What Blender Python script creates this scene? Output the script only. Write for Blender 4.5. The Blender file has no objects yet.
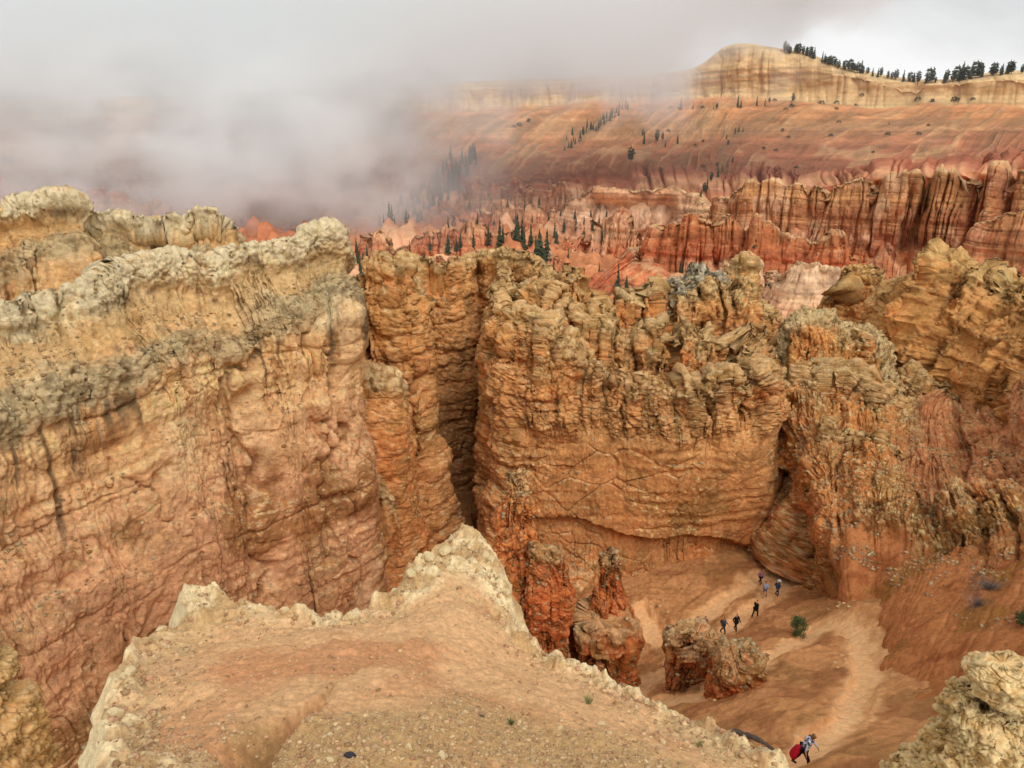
import bpy, bmesh, math, random, os
import numpy as np
Q = 1.0
random.seed(7)
F = 745.0; PITCH = math.radians(19.0); CS, SN = math.cos(PITCH), math.sin(PITCH)
sc = bpy.context.scene; C = sc.collection
f32 = np.float32

def W(px, py, Y):
    """world point seen at pixel (px,py) at distance Y north of the camera"""
    dx, dy = (px - 512) / F, (384 - py) / F
    s = Y / (CS + dy * SN)
    return np.array((dx * s, Y, (-SN + dy * CS) * s))

def project(P):
    d = P[..., 1] * CS - P[..., 2] * SN
    v = P[..., 1] * SN + P[..., 2] * CS
    d = np.where(d < 0.1, 0.1, d)
    return 512 + F * P[..., 0] / d, 384 - F * v / d, d

def lin(r, g, b):
    c = np.array((r, g, b), float) / 255.0
    return np.where(c <= 0.04045, c / 12.92, ((c + 0.055) / 1.055) ** 2.4)

# ------------------------------------------------------------------ noise
def _h(ix, iy, iz, seed):
    h = (ix.astype(np.uint32) * np.uint32(374761393)) ^ (iy.astype(np.uint32) * np.uint32(668265263)) ^ (iz.astype(np.uint32) * np.uint32(2147483647 - 1640531)) ^ np.uint32(seed * 974711 & 0xffffffff)
    h ^= h >> np.uint32(15); h *= np.uint32(2246822519); h ^= h >> np.uint32(13); h *= np.uint32(3266489917); h ^= h >> np.uint32(16)
    return h
def _hf(*a):
    return (_h(*a) & np.uint32(0xffffff)).astype(f32) * f32(1 / 0xffffff)

def vn(x, y=None, z=None, seed=0):
    x = np.asarray(x, f32)
    y = np.zeros_like(x) if y is None else np.broadcast_to(np.asarray(y, f32), x.shape)
    z3 = z is not None
    z = np.zeros_like(x) if z is None else np.broadcast_to(np.asarray(z, f32), x.shape)
    xi, yi, zi = np.floor(x), np.floor(y), np.floor(z)
    fx, fy, fz = x - xi, y - yi, z - zi
    xi, yi, zi = xi.astype(np.int32), yi.astype(np.int32), zi.astype(np.int32)
    q = lambda t: t * t * t * (t * (t * 6 - 15) + 10)
    fx, fy, fz = q(fx), q(fy), q(fz)
    def pl(zz):
        a = _hf(xi, yi, zz, seed); b = _hf(xi + 1, yi, zz, seed)
        c = _hf(xi, yi + 1, zz, seed); d = _hf(xi + 1, yi + 1, zz, seed)
        t = a + (b - a) * fx
        return t + ((c + (d - c) * fx) - t) * fy
    r = pl(zi)
    if z3: r = r + (pl(zi + 1) - r) * fz
    return r * 2 - 1

def fbm(x, y=None, z=None, o=4, g=0.5, seed=0, l=2.03):
    s, a, n = 0, 1.0, 0
    x = np.asarray(x, f32)
    k = 1.0
    for i in range(o):
        s = s + a * vn(x * k + 13.7 * i, None if y is None else y * k + 7.1 * i, None if z is None else z * k + 3.3 * i, seed + i * 17)
        n += a; a *= g; k *= l
    return s / n * 1.5

def ridged(x, y=None, z=None, o=3, g=0.5, seed=0, p=1.0):
    s, a, n, k = 0, 1.0, 0, 1.0
    x = np.asarray(x, f32)
    for i in range(o):
        v = 1 - np.abs(vn(x * k + 5.2 * i, None if y is None else y * k + 9.1 * i, None if z is None else z * k + 2.3 * i, seed + i * 31)) * 1.0
        s = s + a * v ** p; n += a; a *= g; k *= 2.1
    return s / n

def worley(x, y, z, seed=0):
    x, y, z = (np.asarray(a, f32) for a in (x, y, z))
    xi, yi, zi = np.floor(x).astype(np.int32), np.floor(y).astype(np.int32), np.floor(z).astype(np.int32)
    f1 = np.full(x.shape, 9, f32); f2 = f1.copy(); cid = np.zeros(x.shape, f32)
    for i in (-1, 0, 1):
        for j in (-1, 0, 1):
            for k in (-1, 0, 1):
                a, b, c = xi + i, yi + j, zi + k
                h = _h(a, b, c, seed)
                px = a + (h & np.uint32(1023)).astype(f32) / 1023
                py = b + ((h >> np.uint32(10)) & np.uint32(1023)).astype(f32) / 1023
                pz = c + ((h >> np.uint32(20)) & np.uint32(1023)).astype(f32) / 1023
                d = (px - x) ** 2 + (py - y) ** 2 + (pz - z) ** 2
                m = d < f1
                f2 = np.where(m, f1, np.minimum(f2, d)); cid = np.where(m, (h >> np.uint32(5) & np.uint32(0xffff)).astype(f32) / 65535, cid); f1 = np.where(m, d, f1)
    return np.sqrt(f1), np.sqrt(f2), cid

def ss(x, a, b):
    t = np.clip((x - a) / (b - a), 0, 1); return t * t * (3 - 2 * t)
def mix(a, b, t):
    return a + (b - a) * np.asarray(t)[..., None]
def pal(t, stops):
    """stops: list of (t, rgb-linear)"""
    ts = [s[0] for s in stops]
    return np.stack([np.interp(t, ts, [s[1][k] for s in stops]) for k in range(3)], -1)

# ------------------------------------------------------------------ grids
def catmull(pts, n, axis0_t=None):
    pts = np.asarray(pts, float); m = len(pts)
    t = np.linspace(0, m - 1, n) if axis0_t is None else axis0_t
    i = np.clip(t.astype(int), 0, m - 2); f = (t - i).reshape((-1,) + (1,) * (pts.ndim - 1))
    p0 = pts[np.clip(i - 1, 0, m - 1)]; p1 = pts[i]; p2 = pts[i + 1]; p3 = pts[np.clip(i + 2, 0, m - 1)]
    p0 = np.where((i == 0).reshape(f.shape), 2 * p1 - p2, p0); p3 = np.where((i == m - 2).reshape(f.shape), 2 * p2 - p1, p3)
    m1 = (p2 - p0) * .5; m2 = (p3 - p1) * .5
    return (2 * f**3 - 3 * f**2 + 1) * p1 + (f**3 - 2 * f**2 + f) * m1 + (-2 * f**3 + 3 * f**2) * p2 + (f**3 - f**2) * m2

def resample(P, n):
    """even arc-length resample of polyline"""
    d = np.r_[0, np.cumsum(np.linalg.norm(np.diff(P, axis=0), axis=1))]
    s = np.linspace(0, d[-1], n)
    return np.stack([np.interp(s, d, P[:, k]) for k in range(P.shape[1])], -1), s

def smooth1(a, k):
    if k < 2: return a
    w = np.hanning(2 * k + 1); w /= w.sum()
    p = np.pad(a, ((k, k),) + ((0, 0),) * (a.ndim - 1), mode='edge')
    return np.stack([np.convolve(p[:, j], w, 'valid') for j in range(a.shape[1])], -1) if a.ndim == 2 else np.convolve(p, w, 'valid')

def normals(P):
    du = np.gradient(P, axis=1); dv = np.gradient(P, axis=0)
    n = np.cross(dv, du); l = np.linalg.norm(n, axis=-1, keepdims=True); l[l == 0] = 1
    return n / l

ZB = []      # terrain vertex clouds for finding where things stand
def finish(name, P, col, mat, smooth=True, kind='structure', parent=None, zb=True, wrap=False):
    nv, nu = P.shape[:2]
    me = bpy.data.meshes.new(name)
    co = P.reshape(-1, 3).astype(f32)
    idx = np.arange(nv * nu, dtype=np.int32).reshape(nv, nu)
    if wrap: idx = np.concatenate([idx, idx[:, :1]], 1)
    q = np.stack([idx[:-1, :-1], idx[1:, :-1], idx[1:, 1:], idx[:-1, 1:]], -1).reshape(-1, 4)
    me.vertices.add(len(co)); me.vertices.foreach_set('co', co.ravel())
    me.loops.add(q.size); me.loops.foreach_set('vertex_index', q.ravel())
    me.polygons.add(len(q)); me.polygons.foreach_set('loop_start', np.arange(0, q.size, 4, dtype=np.int32))
    me.polygons.foreach_set('use_smooth', np.full(len(q), smooth))
    me.update(calc_edges=True)
    if col is not None:
        a = me.color_attributes.new('Col', 'FLOAT_COLOR', 'POINT')
        cc = col.reshape(-1, 3) * np.array((1.12, 1.07, .93))
        c4 = np.ones((len(co), 4), f32); c4[:, :3] = np.clip(cc, 0.01, 0.85)
        a.data.foreach_set('color', c4.ravel())
    me.materials.append(mat)
    o = bpy.data.objects.new(name, me); C.objects.link(o)
    if kind: o['kind'] = kind
    if parent: o.parent = parent
    if zb: ZB.append(co)
    return o

_zb = None
def zbuf():
    global _zb
    if _zb is None:
        _zb = (np.full((768, 1024), 1e9), np.zeros((768, 1024, 3)))
        for co in ZB:
            x, y, d = project(co.astype(float))
            xi, yi = np.floor(x).astype(int), np.floor(y).astype(int)
            m = (xi >= 0) & (xi < 1024) & (yi >= 0) & (yi < 768) & (d > 1)
            xi, yi, dd, cc = xi[m], yi[m], d[m], co[m]
            o = np.argsort(-dd); xi, yi, dd, cc = xi[o], yi[o], dd[o], cc[o]
            Z = np.full((768, 1024), 1e9); Pn = np.zeros((768, 1024, 3))
            Z[yi, xi] = dd; Pn[yi, xi] = cc
            b = Z < _zb[0]
            _zb[0][b] = Z[b]; _zb[1][b] = Pn[b]
    return _zb
def at(px, py, r=2, mind=0):
    Z, Pn = zbuf()
    if mind: Z = np.where(Z < mind, 1e9, Z)
    x0, y0 = int(px), int(py)
    s = (slice(max(0, y0 - r), y0 + r + 1), slice(max(0, x0 - r), x0 + r + 1))
    z = Z[s]
    if z.size == 0 or z.min() > 1e8: return at(px, py, r * 2, mind) if r < 12 else None
    d = np.median(z[z < 1e8]); k = np.unravel_index(np.argmin(np.abs(z - d)), z.shape)
    return Pn[s][k].copy()

# ------------------------------------------------------------------ materials
def new_mat(name):
    m = bpy.data.materials.new(name); m.use_nodes = True
    nt = m.node_tree; b = nt.nodes['Principled BSDF']
    b.inputs['Roughness'].default_value = 0.95
    b.inputs['Specular IOR Level'].default_value = 0.12
    return m, nt, b

def rock_mat(name, sc1=1.5, bump=0.5, dist=0.15, contrast=0.35, aniso=(1, 1, 1), crack=0.0, tint=(1, 1, 1)):
    m, nt, b = new_mat(name)
    N = nt.nodes.new; L = nt.links.new
    att = N('ShaderNodeAttribute'); att.attribute_name = 'Col'
    tc = N('ShaderNodeTexCoord'); mp = N('ShaderNodeMapping'); mp.inputs['Scale'].default_value = aniso
    L(tc.outputs['Object'], mp.inputs['Vector'])
    n1 = N('ShaderNodeTexNoise'); n1.inputs['Scale'].default_value = sc1; n1.inputs['Detail'].default_value = 9; n1.inputs['Roughness'].default_value = 0.68
    L(mp.outputs[0], n1.inputs['Vector'])
    n2 = N('ShaderNodeTexNoise'); n2.inputs['Scale'].default_value = sc1 * 4.3; n2.inputs['Detail'].default_value = 5; n2.inputs['Roughness'].default_value = 0.7
    L(mp.outputs[0], n2.inputs['Vector'])
    mr = N('ShaderNodeMapRange'); mr.inputs['From Min'].default_value = 0.3; mr.inputs['From Max'].default_value = 0.7
    mr.inputs['To Min'].default_value = 1 - contrast; mr.inputs['To Max'].default_value = 1 + contrast
    L(n1.outputs['Fac'], mr.inputs['Value'])
    mr2 = N('ShaderNodeMapRange'); mr2.inputs['From Min'].default_value = 0.3; mr2.inputs['From Max'].default_value = 0.7
    mr2.inputs['To Min'].default_value = 1 - contrast * .6; mr2.inputs['To Max'].default_value = 1 + contrast * .6
    L(n2.outputs['Fac'], mr2.inputs['Value'])
    mu = N('ShaderNodeMath'); mu.operation = 'MULTIPLY'; L(mr.outputs[0], mu.inputs[0]); L(mr2.outputs[0], mu.inputs[1])
    vm = N('ShaderNodeVectorMath'); vm.operation = 'SCALE'; L(att.outputs['Color'], vm.inputs[0]); L(mu.outputs[0], vm.inputs['Scale'])
    L(vm.outputs[0], b.inputs['Base Color'])
    ad = N('ShaderNodeMath'); ad.operation = 'MULTIPLY_ADD'; ad.inputs[1].default_value = 0.35
    L(n2.outputs['Fac'], ad.inputs[0]); L(n1.outputs['Fac'], ad.inputs[2])
    h = ad.outputs[0]
    if crack:
        vo = N('ShaderNodeTexVoronoi'); vo.feature = 'DISTANCE_TO_EDGE'; vo.inputs['Scale'].default_value = sc1 * 1.2
        wn = N('ShaderNodeVectorMath'); wn.operation = 'MULTIPLY_ADD'; wn.inputs[1].default_value = (.5, .5, .5)
        L(n1.outputs['Color'], wn.inputs[0]); L(mp.outputs[0], wn.inputs[2]); L(wn.outputs[0], vo.inputs['Vector'])
        cr = N('ShaderNodeMapRange'); cr.inputs['From Max'].default_value = 0.06; cr.inputs['To Min'].default_value = -crack; cr.inputs['To Max'].default_value = 0
        L(vo.outputs['Distance'], cr.inputs['Value'])
        a2 = N('ShaderNodeMath'); L(h, a2.inputs[0]); L(cr.outputs[0], a2.inputs[1]); h = a2.outputs[0]
    bp = N('ShaderNodeBump'); bp.inputs['Strength'].default_value = bump; bp.inputs['Distance'].default_value = dist
    L(h, bp.inputs['Height']); L(bp.outputs[0], b.inputs['Normal'])
    return m

def plain_mat(name, rgb, rough=0.9, var=0.25, scale=8.0):
    m, nt, b = new_mat(name); N = nt.nodes.new; L = nt.links.new
    b.inputs['Roughness'].default_value = rough
    tc = N('ShaderNodeTexCoord'); n = N('ShaderNodeTexNoise'); n.inputs['Scale'].default_value = scale; n.inputs['Detail'].default_value = 5
    L(tc.outputs['Object'], n.inputs['Vector'])
    mr = N('ShaderNodeMapRange'); mr.inputs['From Min'].default_value = .3; mr.inputs['From Max'].default_value = .7
    mr.inputs['To Min'].default_value = 1 - var; mr.inputs['To Max'].default_value = 1 + var
    L(n.outputs['Fac'], mr.inputs['Value'])
    vm = N('ShaderNodeVectorMath'); vm.operation = 'SCALE'; vm.inputs[0].default_value = tuple(rgb); L(mr.outputs[0], vm.inputs['Scale'])
    L(vm.outputs[0], b.inputs['Base Color'])
    return m

# ------------------------------------------------------------------ rock relief and colour
K = 1.0
CAP = lin(212, 196, 162); CAPD = lin(150, 136, 108); TAN = lin(205, 165, 118); ORG = lin(204, 144, 92); PNK = lin(182, 130, 100)
RED = lin(186, 104, 72); BRN = lin(146, 96, 64); OLV = lin(152, 120, 76); DRK = lin(78, 62, 46); SAL = lin(205, 140, 112); PALE = lin(222, 190, 158); YEL = lin(214, 160, 102); GRY = lin(176, 170, 150)

def relief(P, S, D, p, seed=0):
    """displacement in metres along the wall normal; D = metres below the crest, S = metres along the wall.
    stage 1 carves the mass (flutes, courses), stage 2 breaks its skin (blocks, nodules, grain)"""
    x, y, z = P[..., 0], P[..., 1], P[..., 2]
    sx = p.get('sx', 1.0); st = p.get('stage', 1)
    wob = fbm(x / (6 * sx), y / (6 * sx), z / (6 * sx), o=3, seed=seed + 3)
    capD = p.get('cap', 2.0)
    m = ss(-D + capD * .4 * wob, -capD * 1.35, -capD * .6)
    if st == 1:
        d = p.get('big', 1.0) * fbm(x / (9 * sx), y / (9 * sx), z / (14 * sx), o=3, seed=seed)
        zz = z + p.get('bedwarp', 0.5) * wob * sx + p.get('dip', 0) * x
        if p.get('flute', 0):
            Sf = S / (p.get('fl', 5.0) * sx) + p.get('wf', .35) * wob + p.get('wf', .35) * .43 * fbm(S / sx, z / (3 * sx), seed=seed + 5, o=2)
            n = vn(Sf, z * 0.035 / sx, seed=seed + 7)
            depth = .45 + .8 * np.abs(vn(Sf * .6, z * p.get('dz', .12) / sx, seed=seed + 6))
            d -= p['flute'] * depth * (1 - np.abs(n)) ** p.get('flp', 9)
            d += p['flute'] * 0.35 * np.abs(n) ** .6
            n = vn(Sf * 2.7 + 9, z * 0.10 / sx, seed=seed + 8)
            d -= p['flute'] * .5 * depth * (1 - np.abs(n)) ** 8
            n = vn(Sf * 6.1 + 9, z * 0.25 / sx, seed=seed + 16)
            d -= p['flute'] * .22 * depth * (1 - np.abs(n)) ** 5
        if p.get('bed', 0):
            bm = np.clip(.5 + .7 * fbm(x / (5 * sx), y / (5 * sx), z / (5 * sx), o=2, seed=seed + 9), 0, 1)
            n = vn(zz / (p.get('bl', 1.6) * sx), seed=seed + 11)
            d -= p['bed'] * bm * (1 - np.abs(n)) ** 7
            d += p['bed'] * .4 * vn(zz / (.5 * sx), seed=seed + 12) * (bm + .1)
            d += p['bed'] * .8 * np.tanh(3 * vn(zz / (p.get('bl', 1.6) * 2.2 * sx), seed=seed + 13))
        if p.get('hive', 0):
            H = p.get('hl', 2.4) * sx
            zw = zz + .7 * sx * vn(S / (4 * sx), seed=seed + 14)
            cell = zw / H + .3 * vn(zw / H * .7, seed=seed + 15)
            fr = cell - np.floor(cell)
            d += p['hive'] * (np.sqrt(np.clip(1 - (2 * fr - 1) ** 2, 0, 1)) ** .7 - .7) * (.5 + 1.0 * _hf(np.floor(cell).astype(np.int32), np.zeros_like(cell, dtype=np.int32), np.zeros_like(cell, dtype=np.int32), seed))
        return d + p.get('lip', .35) * (m - .4 * np.exp(-((D - capD * 1.5) / (.8 * capD)) ** 2))
    d = 0 * x
    if p.get('fine', 0):
        d += p['fine'] * fbm(x / (1.8 * sx), y / (1.8 * sx), z / (p.get('fz', 2.2) * sx), o=6, g=.67, seed=seed + 21)
        # rills: narrow vertical grooves
        r = 1 - np.abs(fbm(S / (.8 * sx) + .5 * wob, z / (3.5 * sx), o=3, seed=seed + 22))
        d -= p['fine'] * .5 * np.clip(r, 0, 1) ** 7
    if p.get('block', 0):
        L = p.get('blk', 1.6) * sx
        f1, f2, c = worley(x / L + .5 * wob, y / L, z / (L * .7) + .5 * wob, seed + 25)
        bm = .4 + .9 * ss(fbm(x / (4 * sx), y / (4 * sx), z / (4 * sx), o=2, seed=seed + 26), -.3, .4)
        d += p['block'] * bm * ((c - .5) * 1.0 - .9 * np.clip(1 - (f2 - f1) / .08, 0, 1))
    if p.get('knob', 0):
        L = p.get('kl', 0.9) * sx
        w = .3 * fbm(x / L, y / L, z / L, o=3, seed=seed + 33)
        f1, f2, c = worley(x / L + w, y / L + w, z / L - w, seed + 31)
        g1, g2, c2 = worley(x / L * 2.6 + w, y / L * 2.6, z / L * 2.6 + w, seed + 32)
        kn = (np.sqrt(np.clip(1 - f1 * f1 * 1.2, 0, 1)) - .55) * (.3 + 1.1 * c) + .45 * (.7 - g1) * (.5 + c2)
        km = m + (1 - m) * p.get('knoball', .12)
        d += p['knob'] * kn * km
    return d

def rockcolor(P, S, D, N, p, seed=0):
    x, y, z = P[..., 0], P[..., 1], P[..., 2]
    sx = p.get('sx', 1.0)
    w1 = fbm(x / (7 * sx), y / (7 * sx), z / (7 * sx), o=4, seed=seed + 41)
    w2 = fbm(x / (2.2 * sx), y / (2.2 * sx), z / (2.2 * sx), o=4, seed=seed + 43)
    zt = z + p.get('zw', .7) * sx * (1.2 * w1 + .3 * w2) + p.get('dip', 0) * x
    col = pal(zt, p['strata'])
    bw = p.get('bw', 1.0); bnd = .6 * vn(zt / (1.1 * sx * bw), seed=seed + 44) + .5 * vn(zt / (.35 * sx * bw), seed=seed + 45)
    bnd = bnd * .6 + .8 * np.minimum(0, vn(zt / (.8 * sx * bw), seed=seed + 46)) * ss(w1, -.4, .3)
    col = col * (1 + p.get('band', .14) * bnd)[..., None]
    for cc, amt, fr, th in p.get('patch', []):
        k = fbm(x / (fr * sx), y / (fr * sx), z / (fr * 1.2 * sx), o=5, g=.6, seed=seed + int(fr * 10) + int(th * 100))
        col = mix(col, cc, amt * ss(k, th, th + .3))
    # vertical wash streaks
    st = fbm(S / (p.get('stl', .9) * sx) + .3 * w2, z / (9 * sx), o=4, seed=seed + 47)
    wet = ss(-D, -p.get('cap', 2) * 7, -p.get('cap', 2) * .5) * ss(w1 + .4 * st, -.7, .2)
    col = mix(col, p.get('streak', OLV * .7), p.get('streaka', .6) * ss(st, .15, .42) * wet)
    col = mix(col, p.get('wash', TAN), .45 * ss(-st, .15, .6) * (.3 + .7 * wet))
    cc_ = p.get('capcol', p.get('cap', 2))
    m = ss(-D + cc_ * .8 * w1 + .35 * cc_ * w2, -cc_ * 1.3, -cc_ * .6)
    capc = mix(np.broadcast_to(p.get('capc', CAP), P.shape), p.get('capd', CAPD), ss(fbm(x / (.9 * sx), y / (.9 * sx), z / (.9 * sx), o=4, g=.65, seed=seed + 51), -.15, .45))
    col = mix(col, capc, m * p.get('capa', .9))
    # pale rubble lies on what faces up
    up = ss(N[..., 2], p.get('upa', .45), .85)
    rub = ss(fbm(x / (.5 * sx), y / (.5 * sx), z / (.5 * sx), o=3, seed=seed + 55), 0.05, .35)
    col = mix(col, p.get('rub', mix(CAP, ORG, np.array(.25))), up * rub * p.get('ruba', .6))
    col = mix(col, p.get('dust', ORG), up * (1 - rub) * .35)
    sp = p.get('speck', .5)
    if sp:
        zone = ss(fbm(x / (3.5 * sx), y / (3.5 * sx), z / (3.5 * sx), o=3, seed=seed + 57) + .5 * up, -.25, .35)
        k = fbm(x / (.35 * sx), y / (.35 * sx), z / (.3 * sx), o=4, g=.7, seed=seed + 58)
        col = mix(col, p.get('spc', lin(216, 196, 150)), sp * zone * ss(k, .28, .6))
        col = mix(col, p.get('spd', lin(116, 82, 46)), sp * 1.1 * zone * ss(-k, .22, .6))
    fr = fbm(x / (.8 * sx), y / (.8 * sx), z / (.5 * sx), o=5, g=.65, seed=seed + 59)
    return col * (p.get('gain', 1.0) * (1 + .12 * w2 + .16 * fr))[..., None]

RUB = []
def two_stage(P, N, S, D, p, seed, rel, fade):
    P = P + N * (rel(P, S, D, dict(p, stage=1), seed) * fade)[..., None]
    N1 = normals(P)
    if (N1 * N).sum(-1).mean() < 0: N1 = -N1
    N1 = N1 + .6 * N; N1 /= np.linalg.norm(N1, axis=-1, keepdims=True) + 1e-9
    return P + N1 * (rel(P, S, D, dict(p, stage=2), seed) * fade)[..., None]

def wall(name, crest, prof, zfoot, p, mat, nu=400, nv=300, seed=0, sm=14, jag=0.0, jl=3.0, turn=1.0, world=False, rel=None, colf=None, outf=None):
    """a rock fin: crest = (px,py,Y) points; prof = (metres out, fraction down) from the hidden back over the crest to the foot"""
    nu, nv = int(nu * Q), int(nv * Q)
    c = np.array([W(*q) for q in crest]) if not world else np.array(crest, float)
    c = np.c_[c, np.ones(len(c)) if outf is None else np.interp(np.arange(len(c)), *zip(*outf))]
    c = catmull(c, len(c) * 30)
    dd = np.r_[0, np.cumsum(np.linalg.norm(np.diff(c[:, :3], axis=0), axis=1))]; s = np.linspace(0, dd[-1], nu)
    c = np.stack([np.interp(s, dd, c[:, k]) for k in range(4)], -1); of = np.clip(c[:, 3], 0, 3); c = c[:, :3]
    pl = smooth1(c[:, :2], max(2, int(sm * Q)))
    t = np.gradient(pl, axis=0); t /= np.linalg.norm(t, axis=1, keepdims=True)
    out = np.stack([t[:, 1], -t[:, 0]], 1)
    out = smooth1(out, max(2, int(sm * Q))); out /= np.linalg.norm(out, axis=1, keepdims=True)
    if jag:
        n1 = vn(s / jl, seed=seed + 90); n2 = vn(s / (jl * .37), seed=seed + 91); st = np.floor(vn(s / (jl * .8), seed=seed + 92) * 2.5) / 2.5
        c[:, 2] += jag * (.5 * n1 + .3 * n2 + .5 * st)
    pr = np.array(prof, float)
    # spread samples over the profile, using real heights
    H = c[:, 2].mean() - zfoot
    q = np.stack([pr[:, 0], pr[:, 1] * H], 1)
    dd = np.r_[0, np.cumsum(np.linalg.norm(np.diff(q, axis=0), axis=1))]
    ic = int(np.argmin(np.abs(pr[:, 1]) + (np.abs(pr[:, 0]) * .01)))
    nb = max(6, int(nv * .12)); 
    sv = np.r_[np.linspace(0, dd[ic], nb, endpoint=False), np.linspace(dd[ic], dd[-1], nv - nb)]
    tt = np.interp(sv, dd, np.arange(len(pr)))
    prr = catmull(pr, nv, tt)
    zf = zfoot
    P = np.zeros((nv, nu, 3))
    P[..., 0] = c[None, :, 0] + out[None, :, 0] * prr[:, 0:1] * of[None]
    P[..., 1] = c[None, :, 1] + out[None, :, 1] * prr[:, 0:1] * of[None]
    P[..., 2] = c[None, :, 2] + (zf - c[None, :, 2]) * prr[:, 1:2]
    N = normals(P)
    if N[nv * 2 // 3, :, 1].mean() > 0: N = -N
    D = np.clip(c[None, :, 2] - P[..., 2], 0, None) + np.clip(prr[:, 0:1], 0, None) * .0
    S = np.broadcast_to(s[None, :], D.shape)
    fade = ss(np.arange(nv) / nv, 0, .06)[:, None]
    P = two_stage(P, N, S, D, p, seed, rel or relief, fade)
    N2 = normals(P)
    if (N2 * N).sum(-1).mean() < 0: N2 = -N2
    if p.get('rubble', 0): RUB.append((P, N2, p['rubble']))
    col = (colf or rockcolor)(P, S, D, N2, p, seed)
    return finish(name, P, col, mat)
# ------------------------------------------------------------------ near fins
m_near = rock_mat('weathered_limestone', sc1=2.6, bump=1.0, dist=0.26, contrast=0.3)
m_mid = rock_mat('banded_limestone', sc1=0.28, bump=0.8, dist=0.9, contrast=0.28)
m_far = rock_mat('distant_rock', sc1=0.06, bump=0.7, dist=3.0, contrast=0.22, aniso=(1, 1, 1.5))

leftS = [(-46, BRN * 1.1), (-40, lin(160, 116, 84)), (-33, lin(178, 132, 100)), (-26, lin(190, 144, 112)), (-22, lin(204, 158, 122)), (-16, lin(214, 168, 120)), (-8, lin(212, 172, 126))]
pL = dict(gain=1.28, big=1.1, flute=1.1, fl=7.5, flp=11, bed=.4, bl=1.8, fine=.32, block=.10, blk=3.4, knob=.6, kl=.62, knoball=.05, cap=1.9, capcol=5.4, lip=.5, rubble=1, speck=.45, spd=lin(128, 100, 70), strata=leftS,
          patch=[(lin(130, 86, 50), .8, 6.0, .2), (PALE, .3, 4.0, .3), (lin(150, 120, 84), .4, 2.5, .25)], streaka=.95, streak=lin(92, 78, 58), stl=1.5, fz=3, capa=.7, ruba=.5, dip=-.06)
PROF_A = [(-7, 1.0), (-5, .5), (-2.4, .14), (-.7, .02), (0, 0), (.5, .04), (2.0, .1), (3.9, .165), (4.3, .2), (4.5, .3), (5.0, .5), (5.6, .75), (6.6, 1.0)]
def left_rel(P, S, D, p, seed):
    x, y, z = P[..., 0], P[..., 1], P[..., 2]
    d = relief(P, S, D, p, seed)
    w = fbm(x / 3, y / 3, z / 3, o=3, seed=seed + 60); k = S / 3.2 + .5 * w
    lz = 4.6 + 1.3 * vn(S / 6, seed=seed + 61)
    zone = np.exp(-((D - lz) / 1.2) ** 2)
    if p['stage'] == 1:
        h = _hf(np.floor(k).astype(np.int32), np.zeros(k.shape, np.int32), np.zeros(k.shape, np.int32), seed)
        fr = k - np.floor(k); blk = (h - .25) * np.clip(4 * np.minimum(fr, 1 - fr), 0, 1) ** .5
        return d + zone * 1.1 * blk - .5 * ss(D, 1.4, 2.0) * (1 - ss(D, 3, 4))
    e = relief(P, S, D, dict(p, knoball=1, block=.3, blk=.9), seed + 2)
    return d + (e - d) * zone
def left_col(P, S, D, N, p, seed):
    x, y, z = P[..., 0], P[..., 1], P[..., 2]
    c = rockcolor(P, S, D, N, p, seed); g = p.get('gain', 1)
    w = fbm(x / 3, y / 3, z / 3, o=4, seed=seed + 60); w2 = fbm(x / .8, y / .8, z / .8, o=4, g=.65, seed=seed + 62)
    lz = 4.6 + 1.3 * vn(S / 6, seed=seed + 61); Dn = D + .9 * w + .5 * w2
    c = mix(c, lin(186, 152, 106) * g, .6 * ss(Dn, 1.5, 2.2) * (1 - ss(Dn, 3.2, 4.2)))
    c = mix(c, mix(np.broadcast_to(lin(168, 154, 124), P.shape), lin(116, 104, 82), ss(w2, -.1, .3)) * g, .75 * np.exp(-((Dn - lz) / 1.3) ** 4))
    c = mix(c, lin(224, 210, 180), .9 * (1 - ss(Dn, .9, 1.6)) * ss(w2, -.5, .0))
    st = fbm(S / .75 + .25 * w, z / 16, o=4, g=.6, seed=seed + 63)
    ln = 6.5 + 7 * np.abs(vn(S / 1.7, seed=seed + 64))
    c = mix(c, lin(92, 78, 60), .8 * ss(st, .12, .4) * ss(D, lz + .6, lz + 1.6) * (1 - ss(D, ln, ln + 3)))
    c = mix(c, lin(226, 190, 150), .5 * ss(-st, .2, .5) * ss(D, lz + .6, lz + 1.6) * (1 - ss(D, 12, 18)))
    return c
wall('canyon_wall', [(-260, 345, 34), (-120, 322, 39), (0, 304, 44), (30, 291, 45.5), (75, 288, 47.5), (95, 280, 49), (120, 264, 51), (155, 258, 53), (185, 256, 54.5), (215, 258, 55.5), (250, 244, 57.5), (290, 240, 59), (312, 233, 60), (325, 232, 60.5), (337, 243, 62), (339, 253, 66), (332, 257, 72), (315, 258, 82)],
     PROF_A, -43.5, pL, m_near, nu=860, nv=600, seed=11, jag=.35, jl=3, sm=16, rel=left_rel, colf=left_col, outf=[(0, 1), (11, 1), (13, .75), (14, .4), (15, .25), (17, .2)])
pB = dict(pL, strata=[(-46, PNK), (-26, ORG), (-18, mix(ORG, TAN, np.array(.4))), (-8, TAN)], cap=1.6, capcol=2.4, flute=1.8)
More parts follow.
